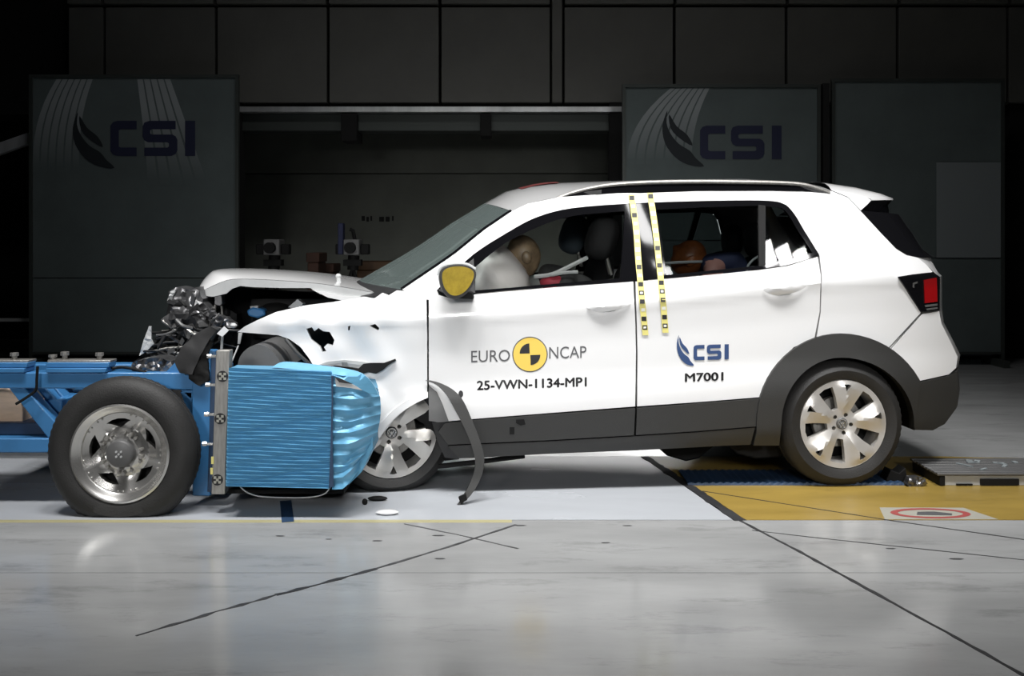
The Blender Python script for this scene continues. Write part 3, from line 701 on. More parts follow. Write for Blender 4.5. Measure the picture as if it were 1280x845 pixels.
# door mirror
ym = Yf(570, 352) - .17
mo = smooth_line([(549, 345), (553, 336), (566, 331.5), (582, 332), (594, 338), (594, 350), (585, 365), (573, 373), (561, 372), (552, 361)], 4, True)
v, t = tri2d(mo, (), 5)
mc = (571, 351)
def mir(p, d):
    k = 1 - d * 1.1
    q = W(mc[0] + (p[0] - mc[0]) * k, mc[1] + (p[1] - mc[1]) * k, ym + d)
    return q
hs = join(*[shell(v, t, mir, 0)], )
ring = []
n = len(mo); V = []; Fc = []
for d in (0, .02, .06, .11, .15):
    k = math.sqrt(max(0, 1 - (d / .165) ** 2))
    V += [W(mc[0] + (p[0] - mc[0]) * k - d * 40, mc[1] + (p[1] - mc[1]) * k, ym + d) for p in mo]
for j in range(4):
    for i in range(n): Fc.append((j * n + i, j * n + (i + 1) % n, (j + 1) * n + (i + 1) % n, (j + 1) * n + i))
Fc.append(tuple(range(4 * n, 5 * n)))
dm = part('door_mirror', orient(join((V, Fc), hs)), M['dark'], car, label='black door mirror with a yellow reflection coloured into its glass')
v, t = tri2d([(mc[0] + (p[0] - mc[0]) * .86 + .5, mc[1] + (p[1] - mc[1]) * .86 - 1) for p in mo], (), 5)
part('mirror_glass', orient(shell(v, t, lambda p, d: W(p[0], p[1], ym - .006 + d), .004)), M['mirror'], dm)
cap_p = smooth_line([(548, 345), (552.5, 334.5), (566, 330.5), (583, 331), (594, 337)], 5)
part('mirror_cap', tube([W(p[0], p[1] - .3, ym + .015) for p in cap_p], .009, 8), M['lgrey'], dm)
part('mirror_arm', prism([(556, 364), (590, 366), (592, 374), (566, 373)], ym + .03, Yf(575, 366) + .02), M['black'], dm, bevel=.006)
part('mirror_arm', mirror(prism([(556, 364), (590, 366), (592, 374), (566, 373)], ym + .03, Yf(575, 366) + .02)), M['black'], car)
part('door_mirror', orient(mirror((V, Fc))), M['dark'], car)
part('corner_trim', orient(panel([(548, 363), (563, 347), (592, 323), (594, 366), (560, 369.5)], off=0, thick=.02)), M['dark'], car)

# wheels
def tyre(c, Ro, Ri, wd, n=96, flat=None):
    pr = [(Ri, .035), (Ri + .006, .012), (Ri + .022, .002), ((Ri + Ro) / 2, -.006), (Ro - .035, .006), (Ro - .014, .022), (Ro - .002, .042), (Ro, .065), (Ro, wd / 2 - .008), (Ro - .008, wd / 2 - .006), (Ro - .008, wd / 2 + .006), (Ro, wd / 2 + .008), (Ro, wd - .065), (Ro - .002, wd - .042), (Ro - .03, wd - .01), (Ri, wd - .02)]
    g = lathe(pr, c, n * 2, lambda j, k: (-.0035 if k % 2 and j in (5, 6, 7, 12, 13) else 0))
    if flat is not None: g = ([(p[0] + (p[0] - c[0]) * .05 * max(0, (flat + .12 - p[2]) / .12) ** 2 * (1 if p[2] > flat else 0), p[1], max(p[2], flat)) for p in g[0]], g[1])
    return g
def car_wheel(cx, cy, cz, Rt, Rr, yaw=0, phase=0, parent=car, far=False):
    c = (cx, cy, cz); rot = Matrix.Rotation(yaw, 3, 'Z')
    T = lambda g: spin(g, c, rot)
    if far: T = lambda g: mirror(spin(g, c, rot))
    wd = .205
    wh = part('wheel', T(tyre(c, Rt, Rr, wd, 60, .0 if cz < Rt else None)), M['rubber'], parent)
    part('rim_barrel', T(lathe([(Rr + .004, .030), (Rr + .002, .012), (Rr - .008, .014), (Rr - .014, .03), (Rr - .03, .07), (Rr - .035, .17)], c, 64)), M['alloy'], wh)
    part('brake_disc', T(lathe([(.002, .09), (.13, .09), (.135, .1), (.135, .115)], c, 40)), M['steel'], wh)
    part('rim_back', T(lathe([(.001, .13), (Rr - .03, .14)], c, 32)), M['black'], wh)
    holes = []
    P = lambda r, a: (r * math.cos(R(a)), r * math.sin(R(a)))
    for k in range(5):
        a = 45 + 72 * k + phase
        holes.append([P(.36, a - 12), P(.60, a - 14), P(.885, a - 12.5), P(.90, a), P(.885, a + 10.5), P(.60, a + 11), P(.36, a + 10)])
        b = a + 36
        holes.append([P(.72, b + 1.5), P(.905, b - 4.5), P(.915, b + .5), P(.905, b + 6)])
        holes.append([P(.215 + .05 * math.cos(q), b + 13 * math.sin(q) - 18) for q in np.linspace(0, 2 * math.pi, 9)[:-1]])
    rimo = [P(1, q) for q in range(0, 360, 5)]
    v, t = tri2d(rimo, holes, .075)
    def f(p, d):
        r = math.hypot(*p); a = (math.degrees(math.atan2(p[1], p[0])) - 45 - phase) % 72
        fold = -.020 * max(0, 1 - abs(a - 36) / 24) * min(1, max(0, (r - .2) / .3)) * (1 - max(0, r - .85) / .15)
        y = .012 + .022 * (1 - r) + fold + d
        return (c[0] + p[0] * Rr, c[1] + y, c[2] + p[1] * Rr)
    part('rim_face', T(orient(shell(v, t, f, .035))), M['alloy'], wh, ang=12)
    cp = part('centre_cap', T(lathe([(.0, .022), (.026, .022), (.03, .026), (.03, .05)], c, 28)), M['grey'], wh, label='grey centre cap with a ringed emblem')
    return wh, T, c
dr = W(1054, 530, .035 - .0)
rw, T_, c_ = car_wheel(dr[0], .02, dr[2], .332, .2275, TH, 2)
em = []
def emblem(T, c, wh, s=.024):
    g = [lathe([(s * .86, .0195), (s, .019), (s, .022), (s * .86, .022)], c, 24)]
    for pts in ([(-.55, .62), (-.2, -.1)], [(-.2, -.1), (0, .35)], [(0, .35), (.2, -.1)], [(.2, -.1), (.55, .62)], [(-.8, .15), (-.36, -.75)], [(-.36, -.75), (0, .0)], [(0, 0), (.36, -.75)], [(.36, -.75), (.8, .15)]):
        (a, b), (p, q) = pts; g.append(tube([(c[0] + a * s, c[1] + .021, c[2] + b * s), (c[0] + p * s, c[1] + .021, c[2] + q * s)], s * .09, 5))
    part('emblem', T(join(*g)), M['chrome'], wh)
emblem(T_, c_, rw)
car_wheel(dr[0], .045, dr[2], .325, .2275, TH, 2, far=True)
fw = W(488, 552, -.155)
fwh, T2, c2 = car_wheel(fw[0], -.080, .296, .318, .2275, TH + R(8), -26)
emblem(T2, c2, fwh)
car_wheel(fw[0], -.155, .30, .300, .2275, TH, 2, far=True)
# front wheel house remains, torn trim and underside
part('inner_arch', orient(panel([(500, 512), (534, 497), (552, 500), (562, 560), (574, 574), (556, 576), (540, 560), (530, 530)], off=.13, thick=.25, step=12)), M['black'], car)
part('splash_panel', orient(panel([(536, 482), (546, 490), (553, 505), (561, 527), (548, 528), (536, 526)], off=-.012, thick=.02)), M['grey'], car, label='grey torn splash panel behind the front wheel')
part('splash_panel', orient(panel([(540, 528), (562, 527), (575, 560), (572, 574), (556, 572), (548, 555)], off=.01, thick=.05)), M['dark'], car)
left = smooth_line([(532, 476), (545, 481), (558, 494), (570, 515), (582, 538), (591, 562), (594, 582), (588, 603), (578, 622), (570, 634)], 4)
rt = smooth_line([(574, 632), (586, 622), (597, 606), (604, 588), (605, 570), (599, 548), (591, 528), (580, 503), (568, 489), (552, 480), (538, 476)], 4)
def rib(px, py): return ip(py, [476, 500, 560, 600, 634], [-.165, -.21, -.26, -.285, -.34])
part('wheel_arch_trim', orient(panel(left + rt, surf=rib, thick=.018, step=5, back=True)), M['clad'], car, label='torn black wheel arch trim hanging down to the floor')
part('trim_clip', prism([(573, 622), (582, 618), (584, 625), (576, 630)], -.335, -.31), M['black'], car)
part('under_strut', tube([W(548, 583, -.05), W(600, 577, .0), W(655, 570, .1)], .013, 8), M['black'], car)
part('front_fender_lip', orient(panel(smooth_line([(474, 548), (484, 533), (500, 517), (518, 505), (535, 497)], 4) + smooth_line([(535, 490), (515, 497), (497, 508), (480, 524), (470, 540)], 4), off=-.012, thick=.02, step=5)), M['white'], car)
part('arch_lip', orient(panel([(396, 457), (410, 452), (430, 450), (452, 452), (476, 456), (484, 454), (480, 458), (452, 456.5), (430, 454), (410, 456)], off=-.008, thick=.01, step=5)), M['lgrey'], car)
part('torn_liner', orient(panel([(404, 460), (418, 457.5), (434, 459), (448, 461), (454, 455), (462, 454), (480, 454), (494, 449), (495, 451), (486, 456), (478, 463), (470, 467), (460, 465), (452, 468), (440, 468), (424, 464)], off=-.02, thick=.02, step=6)), M['black'], car, label='black torn liner strip across the fender')
part('liner_clip', orient(panel([(427, 452.5), (434, 452.5), (434, 460), (428, 460)], off=-.012, thick=.01)), M['steel'], car)
ub = [W(560, 566, 0), W(1000, 545, 0)]
part('underbody', box(((ub[0][0] + ub[1][0]) / 2 + .1, .84, .305), (2.1, 1.36, .18), Matrix.Rotation(TH, 3, 'Z')), M['black'], car)
part('exhaust', orient(loft([W(p[0], p[1], .3) for p in ((822, 560), (838, 571), (860, 577), (876, 573), (892, 559))], [(0, 0)] * 5, 6)) if False else prism([(820, 558), (834, 570), (858, 577), (874, 573), (894, 557)], .35, .8), M['black'], car, bevel=.01)
part('rear_axle', prism([(908, 556), (922, 568), (945, 574), (978, 572), (990, 552)], .22, 1.5), M['black'], car, bevel=.01)
# cabin
cab = box((.95, .86, .62), (2.1, 1.3, .5), Matrix.Rotation(TH, 3, 'Z'))
part('cabin_tub', cab, M['black'], car)
part('dashboard', orient(loft([W(548, 356, .22), W(585, 352, .22), W(600, 362, .22), W(600, 385, .22)], [(-.05, .0)] * 4, 8)), M['dark'], car, bevel=.01)
def carat(px, py, y): return W(px, py, y)
def seat_shape(x, y, z, lean, wd, hgt):
    rot = rotY(R(lean)); g = ball((x, y, z), (.09, wd / 2, hgt / 2), 20, 12, lambda p: [math.copysign(abs(q) ** .6, q) for q in p])
    return spin(g, (x, y, z), rot)
def front_seat(px, y, hm, py=298):
    hx = W(px, py, y)
    s = part('seat', join(seat_shape(hx[0] + .11, y, hx[2] - .43, 14, .48, .66), spin(ball((hx[0] - .14, y, .62), (.26, .24, .1), 16, 10, lambda p: [math.copysign(abs(q) ** .6, q) for q in p]), (hx[0] - .14, y, .62), rotY(R(-8)))), M['seat'], car)
    part('head_restraint', spin(ball(hx, (.085, .14, .125), 24, 14, lambda p: [math.copysign(abs(q) ** .75, q) for q in p]), hx, rotY(R(18))), hm, s)
    part('restraint_post', join(*[tube([(hx[0] + .02, y + d, hx[2] - .09), (hx[0] + .05, y + d, hx[2] - .2)], .008, 6) for d in (-.06, .06)]), M['steel'], s)
front_seat(752, .36, M['seat']); front_seat(717, 1.1, M['seatgrey'], 293)
bs = W(955, 330, .5)
part('rear_bench', join(*[seat_shape(bs[0] + .04, yy, bs[2] - .27, 16, .6, .62) for yy in (.5, 1.15)] + [box((bs[0] - .28, .84, .62), (.5, 1.2, .16))]), M['seat'], car)
for yy, pp in ((.5, 945), (1.15, 915)):
    q = W(pp, 300, yy); part('rear_head_restraint', ball(q, (.06, .13, .1), 18, 10, lambda p: [math.copysign(abs(u) ** .75, u) for u in p]), M['seat'], car)
part('seat_belt', tube([W(818, 330, .18), W(850, 328, .25), W(880, 327, .35)], .008, 6), M['lgrey'], car)
part('seat_belt', tube(smooth_line([W(934, 346, .3), W(934, 335, .31), W(940, 326, .32), W(952, 318, .34)], 4), .007, 6), M['lgrey'], car)
part('steering_wheel', spin(tube([(W(640, 352, .36)[0] + .0, .36 + .18 * math.cos(q), W(640, 352, .36)[2] - .06 + .18 * math.sin(q)) for q in np.linspace(0, 2 * math.pi, 28)], .016, 8), W(640, 352, .36), rotY(R(-25))), M['dark'], car)
ab = W(627, 358, .34)
def bagsq(p):
    s = 1 + .05 * math.sin(3 * math.atan2(p[1], p[2] + 1e-6)) + .03 * math.sin(7 * p[0] + 5 * p[2]); return [q * s for q in p]
part('airbag', spin(ball(ab, (.155, .27, .235), 32, 20, bagsq), ab, rotY(R(-22))), M['bag'], car, label='inflated pale airbag behind the front side window')
part('head_lining', orient(loft([WY(660, 262, .03), WY(780, 250, .03), WY(960, 246, .03), WY(1040, 252, .03)], [(0, .05)] * 4, 8)), M['dark'], car)

# ------------------------------------------------------------------ crash dummies in the cabin
def figure(name, nodes, headc, headr, tilt, face, mats, label, split):
    """a body grown on one skeleton (skin surface), head with face added to the same mesh"""
    me = bpy.data.meshes.new(name); me.from_pydata([n[0] for n in nodes], [(n[2], i) for i, n in enumerate(nodes) if n[2] is not None], [])
    o = bpy.data.objects.new(name, me); COL.objects.link(o)
    sk = o.modifiers.new('s', 'SKIN'); sb = o.modifiers.new('u', 'SUBSURF'); sb.levels = 2; sb.render_levels = 2
    for i, n in enumerate(nodes): me.skin_vertices[0].data[i].radius = (n[1], n[1])
    me.skin_vertices[0].data[0].use_root = True
    dg = bpy.context.evaluated_depsgraph_get(); m2 = bpy.data.meshes.new_from_object(o.evaluated_get(dg))
    V = [tuple(q.co) for q in m2.vertices]; Fc = [tuple(p.vertices) for p in m2.polygons]
    bpy.data.objects.remove(o); bpy.data.meshes.remove(m2); bpy.data.meshes.remove(me)
    mi = []
    for f in Fc:
        c = Vector((sum(V[i][0] for i in f) / len(f), sum(V[i][1] for i in f) / len(f), sum(V[i][2] for i in f) / len(f))); mi.append(split(c))
    def hd(p):                           # skull: flat face towards -x, jaw, brow, nose, ears
        x, y, z = p
        if x < 0: x *= .92
        if z < -.1: y *= 1 + .35 * (z + .1); x *= (1 + .12 * (z + .1))
        if abs(y) < .22 and -.35 < z < .08 and p[0] < -.6: x -= .22 * (1 - abs(y) / .22) * (1 - abs(z + .17) / .26)
        if .1 < abs(y) < .5 and .02 < z < .22 and p[0] < -.6: x += .09
        if abs(z + .52) < .07 and abs(y) < .3 and p[0] < -.5: x += .05
        return [x, y, z]
    h = ball(headc, headr, 40, 28, hd)
    ears = [ball((headc[0] + .015, headc[1] + s * headr[1] * .97, headc[2] - .01), (.028, .014, .036), 10, 8) for s in (-1, 1)]
    hg = spin(join(h, *ears), headc, rotY(R(tilt)))
    g = join((V, Fc, mi), (hg[0], hg[1], [face] * len(hg[1])))
    return part(name, g, mats, label=label, category='crash dummy', ang=80)
def P3(px, py, y): return W(px, py, y)
y0 = .36
hip = P3(748, 425, y0); chest = P3(722, 372, y0); neckb = P3(690, 345, y0); neck = P3(674, 333, y0)
nd = [(hip, .12, None), (P3(738, 400, y0), .13, 0), (chest, .135, 1), (P3(702, 354, y0), .11, 2), (neck, .05, 3),
      (P3(706, 356, y0 - .19), .06, 3), (P3(712, 385, y0 - .22), .045, 5), (P3(690, 408, y0 - .17), .035, 6), (P3(672, 402, y0 - .14), .022, 7),
      (P3(706, 356, y0 + .19), .06, 3), (P3(708, 385, y0 + .22), .045, 9), (P3(686, 408, y0 + .17), .035, 10), (P3(670, 402, y0 + .14), .022, 11),
      (P3(715, 437, y0 - .1), .085, 0), (P3(648, 425, y0 - .11), .065, 13), (P3(622, 480, y0 - .11), .045, 14), (P3(598, 492, y0 - .11), .03, 15),
      (P3(715, 437, y0 + .1), .085, 0), (P3(648, 425, y0 + .11), .065, 17), (P3(622, 480, y0 + .11), .045, 18), (P3(598, 492, y0 + .11), .03, 19)]
for s, (hx, hy, b) in ((-1, (672, 402, 8)), (1, (670, 402, 12))):
    yy = y0 + s * .14
    for k, (L, dz) in enumerate(((.062, .03), (.078, .012), (.082, -.006), (.07, -.024))):
        p = Vector(P3(hx, hy, yy)); nd.append((tuple(p + Vector((-L * .55, s * -.01 + (k - 1.5) * .004, dz))), .009, b)); nd.append((tuple(p + Vector((-L, s * -.03, dz - .018))), .007, len(nd) - 1))
    p = Vector(P3(hx, hy, yy)); nd.append((tuple(p + Vector((-.03, s * -.035, .035))), .010, b))
hc = P3(654, 320, y0 + .03)
figure('driver_dummy', nd, hc, (.098, .08, .118), -14, 1, [M['suit'], M['head']], 'crash dummy with a brown head pressed into the airbag in the driving seat', lambda c: 0)
part('shoulder_patch', ball(P3(692, 353, y0 - .17), (.075, .05, .04), 14, 8), M['red'], bpy.data.objects['driver_dummy'], label='red cloth over the shoulder')
part('belt_strap', join(tube(smooth_line([P3(668, 346, y0 - .2), P3(690, 343, y0 - .2), P3(712, 333, y0 - .15), P3(734, 322, y0 - .1)], 4), .012, 6), tube(smooth_line([P3(690, 344, y0 - .22), P3(704, 341, y0 - .22), P3(722, 340, y0 - .2)], 4), .010, 6)), M['lgrey'], bpy.data.objects['driver_dummy'])
y1 = .42
hip = P3(935, 405, y1); nd = [(hip, .12, None), (P3(932, 368, y1), .12, 0), (P3(912, 334, y1), .115, 1), (P3(888, 330, y1), .085, 2), (P3(874, 328, y1), .045, 3),
      (P3(892, 340, y1 - .15), .05, 3), (P3(884, 352, y1 - .17), .042, 5), (P3(852, 372, y1 - .14), .032, 6), (P3(838, 378, y1 - .12), .022, 7),
      (P3(892, 340, y1 + .15), .05, 3), (P3(880, 362, y1 + .17), .042, 9), (P3(852, 380, y1 + .14), .032, 10), (P3(838, 386, y1 + .12), .022, 11),
      (P3(905, 415, y1 - .09), .075, 0), (P3(835, 405, y1 - .1), .058, 13), (P3(828, 450, y1 - .1), .042, 14),
      (P3(905, 415, y1 + .09), .075, 0), (P3(835, 405, y1 + .1), .058, 16), (P3(828, 450, y1 + .1), .042, 17)]
for s, b, hx, hy in ((-1, 8, 838, 378), (1, 12, 838, 386)):
    p = Vector(P3(hx, hy, y1 + s * .12))
    for k in range(4):
        L = (.05, .062, .066, .056)[k]; nd.append((tuple(p + Vector((-L * .6, (k - 1.5) * .018, -.008))), .008, b)); nd.append((tuple(p + Vector((-L, (k - 1.5) * .02, -.03))), .006, len(nd) - 1))
    nd.append((tuple(p + Vector((-.025, -s * .035, .012))), .009, b))
hc = P3(860, 322, y1 - .02)
figure('rear_dummy', nd, hc, (.095, .078, .108), 48, 1, [M['shirt'], M['headred'], M['pink']], 'crash dummy with a copper head and navy suit, bent forward in the rear seat', lambda c: 2 if (c.y < y1 - .115 and c.z > .6) else 0)

# ------------------------------------------------------------------ crushed front of the car
hd_near = smooth_line([(247, 367), (262, 359), (284, 350), (305, 348.5), (345, 350), (400, 354.5), (440, 360.5), (474, 367)], 3)
hs = lambda px, py: ip(px, [240, 300, 480], [.22, .12, .02])
bw = [(-.04 - .12 * min(1, i / 6), .04) for i in range(len(hd_near))]
hood_top = loft([W(p[0], p[1], hs(*p)) for p in hd_near], bw, 14, 2.2)
hood_bot = ([(p[0] + .01, p[1], p[2] - .035) for p in hood_top[0]], hood_top[1])
hoodp = part('bonnet', orient(hood_top), M['white'], car, label='buckled white bonnet')
low = [(476, 371), (440, 376), (425, 371), (400, 368), (388, 360), (352, 360), (318, 359), (300, 357.5), (290, 361), (283, 367), (266, 371), (250, 369)]
part('bonnet_edge', orient(panel([(p[0], p[1] + .5) for p in hd_near] + low, surf=hs, thick=.02, step=6)), M['lgrey'], hoodp)
part('bonnet_liner', orient(hood_bot), M['black'], hoodp)
part('bonnet_flange', orient(panel([(390, 362), (430, 370), (470, 372), (480, 369), (484, 373), (468, 376), (430, 376), (410, 372)], surf=hs, off=-.01, thick=.01, step=6)), M['white'], hoodp)
part('wiper_stub', join(tube([W(424, 356, .3), W(423, 346, .3)], .012, 8), ball(W(423, 345, .3), (.016, .016, .014), 8, 6)), M['lgrey'], car)
# engine bay
eb = W(300, 420, .5); ec = W(500, 420, .5)
part('engine_bay', join(prism([(262, 372), (290, 360), (480, 372), (490, 430), (400, 462), (290, 462), (284, 430), (270, 410)], .62, .7), box(((eb[0] + ec[0]) / 2 + .05, .95, .70), (ec[0] - eb[0] - .05, 1.0, .5)), pbox(318, 372, 500, 430, 1.0, 1.2)), M['black'], car)
ew = [('strut_tower', (430, 395), .09, .12), ('air_filter', (345, 398), .13, .1)]
for nm, p, r_, h_ in ew:
    c = W(p[0], p[1], .45); part(nm, join(tube([(c[0], .45, c[2] - h_), (c[0], .45, c[2] + h_ * .5)], r_, 18), ball((c[0], .45, c[2] + h_ * .5), (r_ * .7, r_ * .7, .04), 14, 8)), M['black'], car)
part('reservoir', prism([(308, 388), (316, 384), (330, 387), (332, 394), (322, 398), (310, 395)], .3, .42), M['blue'], car, bevel=.01, label='small blue container in the engine bay')
part('reservoir_cap', prism([(312, 383), (322, 382), (323, 386), (313, 387)], .31, .38), M['lgrey'], car, bevel=.005)
part('bracket', prism([(360, 384), (372, 374), (379, 380), (372, 387)], .28, .34), M['lgrey'], car)
part('hinge', prism([(268, 368), (277, 368), (278, 380), (275, 383), (268, 381)], .18, .24), M['crumple'], car, bevel=.004)
part('hinge_rod', join(tube([W(269, 381, .2), W(268, 398, .2)], .006, 6), tube([W(277, 381, .2), W(278, 400, .2)], .006, 6)), M['steel'], car)
def crumple(poly, y, amp, seed, step=7, thick=.02, slope=0):
    step *= .8; amp *= .62
    rnd = random.Random(seed); v, t = tri2d(poly, (), step); cy = sum(p[1] for p in poly) / len(poly)
    off = {}
    def f(p, d):
        k = (round(p[0], 3), round(p[1], 3))
        if k not in off: off[k] = (rnd.uniform(-amp, amp), rnd.uniform(-.3, .3) * amp, rnd.uniform(-.3, .3) * amp)
        a, b, c = off[k]; q = W(p[0], p[1], y + a + slope * (cy - p[1])); return (q[0] + b, q[1] + d, q[2] + c)
    return orient(shell(v, t, f, thick, True))
lampp = part('headlamp', crumple([(212, 374), (210, 364), (220, 359), (236, 363), (243, 360), (250, 364), (254, 378), (262, 388), (256, 398), (240, 404), (228, 396), (214, 392)], .1, .02, 3, 6, .16), M['crumple'], car, ang=50, label='smashed silvery headlamp')
part('lamp_glass', crumple([(236, 378), (244, 375), (252, 379), (246, 383), (238, 383)], .06, .008, 4, 4, .02), M['white'], lampp, flat=True)
part('lamp_flap', crumple([(209, 376), (213, 364), (219, 362), (216, 372), (212, 380)], .08, .012, 5, 4, .02), M['lgrey'], lampp, flat=True)
part('lamp_frame', crumple([(230, 392), (242, 388), (256, 391), (258, 399), (248, 404), (234, 402)], .07, .015, 6, 4, .05), M['crumple'], lampp, flat=True)
part('wreck_backing', crumple([(206, 392), (214, 368), (236, 362), (262, 372), (296, 392), (300, 420), (288, 440), (262, 462), (226, 466), (176, 462), (168, 452), (184, 436), (212, 412)], .3, .03, 40, 10, .1), M['black'], car, flat=True)
part('grille', crumple([(200, 399), (212, 392), (232, 392), (254, 402), (268, 410), (262, 424), (242, 426), (224, 418)], .02, .018, 8, 7, .1), M['dark'], car, flat=True, label='broken dark grille piece')
part('grille_edge', tube([W(203, 401, .02), W(222, 414, .03), W(242, 424, .03)], .008, 6), M['steel'], car)
part('crushed_rail', crumple([(256, 394), (263, 388), (270, 394), (282, 396), (291, 403), (295, 408), (288, 410), (276, 406), (266, 408)], .04, .02, 9, 4, .06), M['crumple'], car, flat=True, label='crushed silver tube rail')
part('rail_tip', ball(W(292, 407, .02), (.018, .018, .014), 8, 6), M['lgrey'], car)
part('bumper_skin', crumple([(218, 452), (226, 436), (240, 420), (262, 408), (272, 412), (262, 424), (250, 446), (240, 468), (224, 466)], -.40, .010, 10, 10, .05), M['dark'], car, ang=70, label='folded dark bumper skin over the trolley upright')
part('bumper_core', crumple([(236, 462), (246, 440), (258, 424), (266, 428), (258, 446), (262, 476), (248, 482), (236, 474)], -.385, .012, 11, 6, .02), M['black'], car, ang=70)
part('radiator', crumple([(182, 440), (196, 420), (214, 412), (236, 424), (230, 440), (222, 456), (200, 452)], .25, .03, 12, 8, .1), M['black'], car, flat=True)
for k, (a, b) in enumerate((((184, 441), (232, 434)), ((188, 433), (228, 427)), ((196, 424), (220, 420)))):
    part('radiator_tube', tube([W(*a, .22), W((a[0] + b[0]) / 2, (a[1] + b[1]) / 2 - 2, .2), W(*b, .22)], .007, 6), M['steel' if k == 0 else 'dark'], car)
part('front_shard', crumple([(174, 445), (180, 424), (186, 408), (189, 408), (189, 424), (192, 430), (184, 438)], .1, .006, 13, 5, .012), M['lgrey'], car, flat=True, label='pale upright shard ahead of the radiator')
part('tag', prism([(271, 417), (280, 408), (286, 413), (278, 421)], -.12, -.115), M['white'], car, label='small white tag on a rod')
part('tag_rod', tube([W(278, 419, -.1), W(277, 436, -.1)], .007, 6), M['lgrey'], car)
part('hanging_strip', orient(panel([(298, 416), (303, 416), (300, 430), (297, 430)], surf=lambda a, b: .0, thick=.005)), M['lgrey'], car)
part('stay_rod', tube([W(298, 432, -.1), W(288, 456, -.15)], .004, 6), M['lgrey'], car)
gl = []
dome = [(292, 462), (296, 446), (306, 434), (320, 431), (334, 434), (346, 446), (352, 462)]
part('wheel_liner', orient(loft([W(p[0], p[1], .12) for p in smooth_line(dome, 3)], [(0, 0)] * len(smooth_line(dome, 3)), 8)) if False else (lambda q: (q[0], q[1]))(prism(smooth_line([(296, 462), (300, 446), (310, 435), (322, 431), (334, 434), (346, 446), (354, 462)], 4), -.2, .5)), M['grey'], car, label='grey rounded liner above the blue barrier')
part('fender_brace', tube([W(357, 424, .0), W(370, 440, .0), W(388, 456, .02)], .01, 6), M['grey'], car)
part('front_subframe', box((-.75, 1.05, .36), (.6, .9, .2)), M['black'], car)

rnd = random.Random(77)
zone = [(208, 376), (244, 362), (262, 388), (292, 408), (280, 432), (256, 452), (226, 462), (176, 458), (186, 436), (204, 412)]
k = 0
while k < 46:
    px, py = rnd.uniform(176, 292), rnd.uniform(366, 462)
    if not inside((px, py), zone): continue
    yy = rnd.uniform(-.06, .16); a = rnd.uniform(-.9, 1.2); L = rnd.uniform(6, 20); k += 1
    if py > 440: a *= .3
    if k % 3:
        q = [W(px - L * math.cos(a), py + L * math.sin(a), yy), W(px + rnd.uniform(-3, 3), py + rnd.uniform(-3, 3), yy - .02), W(px + L * math.cos(a), py - L * math.sin(a), yy + rnd.uniform(-.03, .03))]
        part('wreck_wire', tube(smooth_line(q, 3), rnd.choice((.004, .006, .009)), 6), rnd.choice((M['black'], M['black'], M['dark'], M['steel'], M['grey'])), car)
    else:
        c_, s_ = math.cos(a), math.sin(a); h = rnd.uniform(2, 4.5); L *= .5
        pts = [(px + u * c_ - v * s_, py - u * s_ - v * c_) for u, v in ((-L, -h), (L * rnd.uniform(.5, 1), -h * rnd.uniform(.3, 1)), (L, h), (-L * rnd.uniform(.4, 1), h * rnd.uniform(.5, 1)))]
        part('wreck_plate', spin(prism(pts, yy - .03, yy - .02), W(px, py, yy), Matrix.Rotation(rnd.uniform(-.5, .5), 3, 'X') @ Matrix.Rotation(rnd.uniform(-.6, .6), 3, 'Z')), rnd.choice((M['dark'], M['crumple'], M['black'], M['grey'])), car)

# ------------------------------------------------------------------ trolley with its honeycomb barrier
tro = empty('crash_trolley', (-2.0, .1, 0), 'blue steel crash trolley with a ribbed blue barrier block, left of the car', 'trolley')
ya = -.34
def single(name, g, m, **k): return part(name, g, m, tro, **k)
def both(name, g, m, dy=.42, **k):
    a = part(name, g, m, tro, **k); part(name, ([(p[0], 2 * (ya + dy / 2) - p[1], p[2]) for p in g[0]], [tuple(reversed(f)) for f in g[1]]), m, tro, **k); return a
both('top_beam', prism([(-400, 465), (262, 466), (262, 488), (150, 486), (-400, 485)], ya, ya + .1), M['blue'], bevel=.006)
both('lower_beam', pbox(-400, 548, 175, 566, ya, ya + .1), M['blue'], bevel=.006)
both('diagonal_brace', prism([(8, 482), (28, 482), (88, 548), (60, 548)], ya + .01, ya + .09), M['blue'], bevel=.006)
both('diagonal_brace', prism([(44, 484), (56, 484), (100, 536), (82, 536)], ya + .13, ya + .2), M['blue'], bevel=.006)
both('axle_bracket', prism([(120, 485), (180, 485), (172, 575), (130, 575)], ya + .02, ya + .08), M['blue'], bevel=.006)
part('axle', tube([W(150, 567, ya - .02), (W(150, 567, ya)[0], ya + 1.1, W(150, 567, ya)[2])], .04, 16), M['dark'], tro)
part('rear_cross_beam', box((W(50, 475, ya)[0], ya + .55, W(50, 475, ya)[2] - .16), (.1, .85, .09)), M['blue'], tro, bevel=.006)
part('cross_beam', box((W(20, 556, ya)[0], ya + .55, W(20, 540, ya)[2]), (.5, .95, .06)), M['bluedark'], tro, bevel=.006)
single('upright', pbox(240, 440, 263, 620, ya - .02, ya + .12), M['blue'], bevel=.006)
single('gusset', prism([(206, 466), (220, 452), (240, 436), (243, 488), (240, 500), (226, 488)], ya + .02, ya + .05), M['blue'], bevel=.003)
single('gusset', prism([(225, 490), (240, 490), (240, 560), (236, 540), (233, 510)], ya + .02, ya + .05), M['blue'], bevel=.003)
part('face_plate', join(prism([(264, 444), (280, 444), (280, 616), (258, 616)], ya - .02, ya + .0), prism([(264, 530), (282, 530), (282, 616), (258, 616)], ya + .1, ya + .9)), M['bluedark'], tro, bevel=.004)
yp = -.50
lp = part('load_plate', prism([(270, 438), (287, 438), (281, 618), (264, 618)], yp, yp + .06), M['steel'], tro, bevel=.004, label='grey steel edge plate with three checked targets')
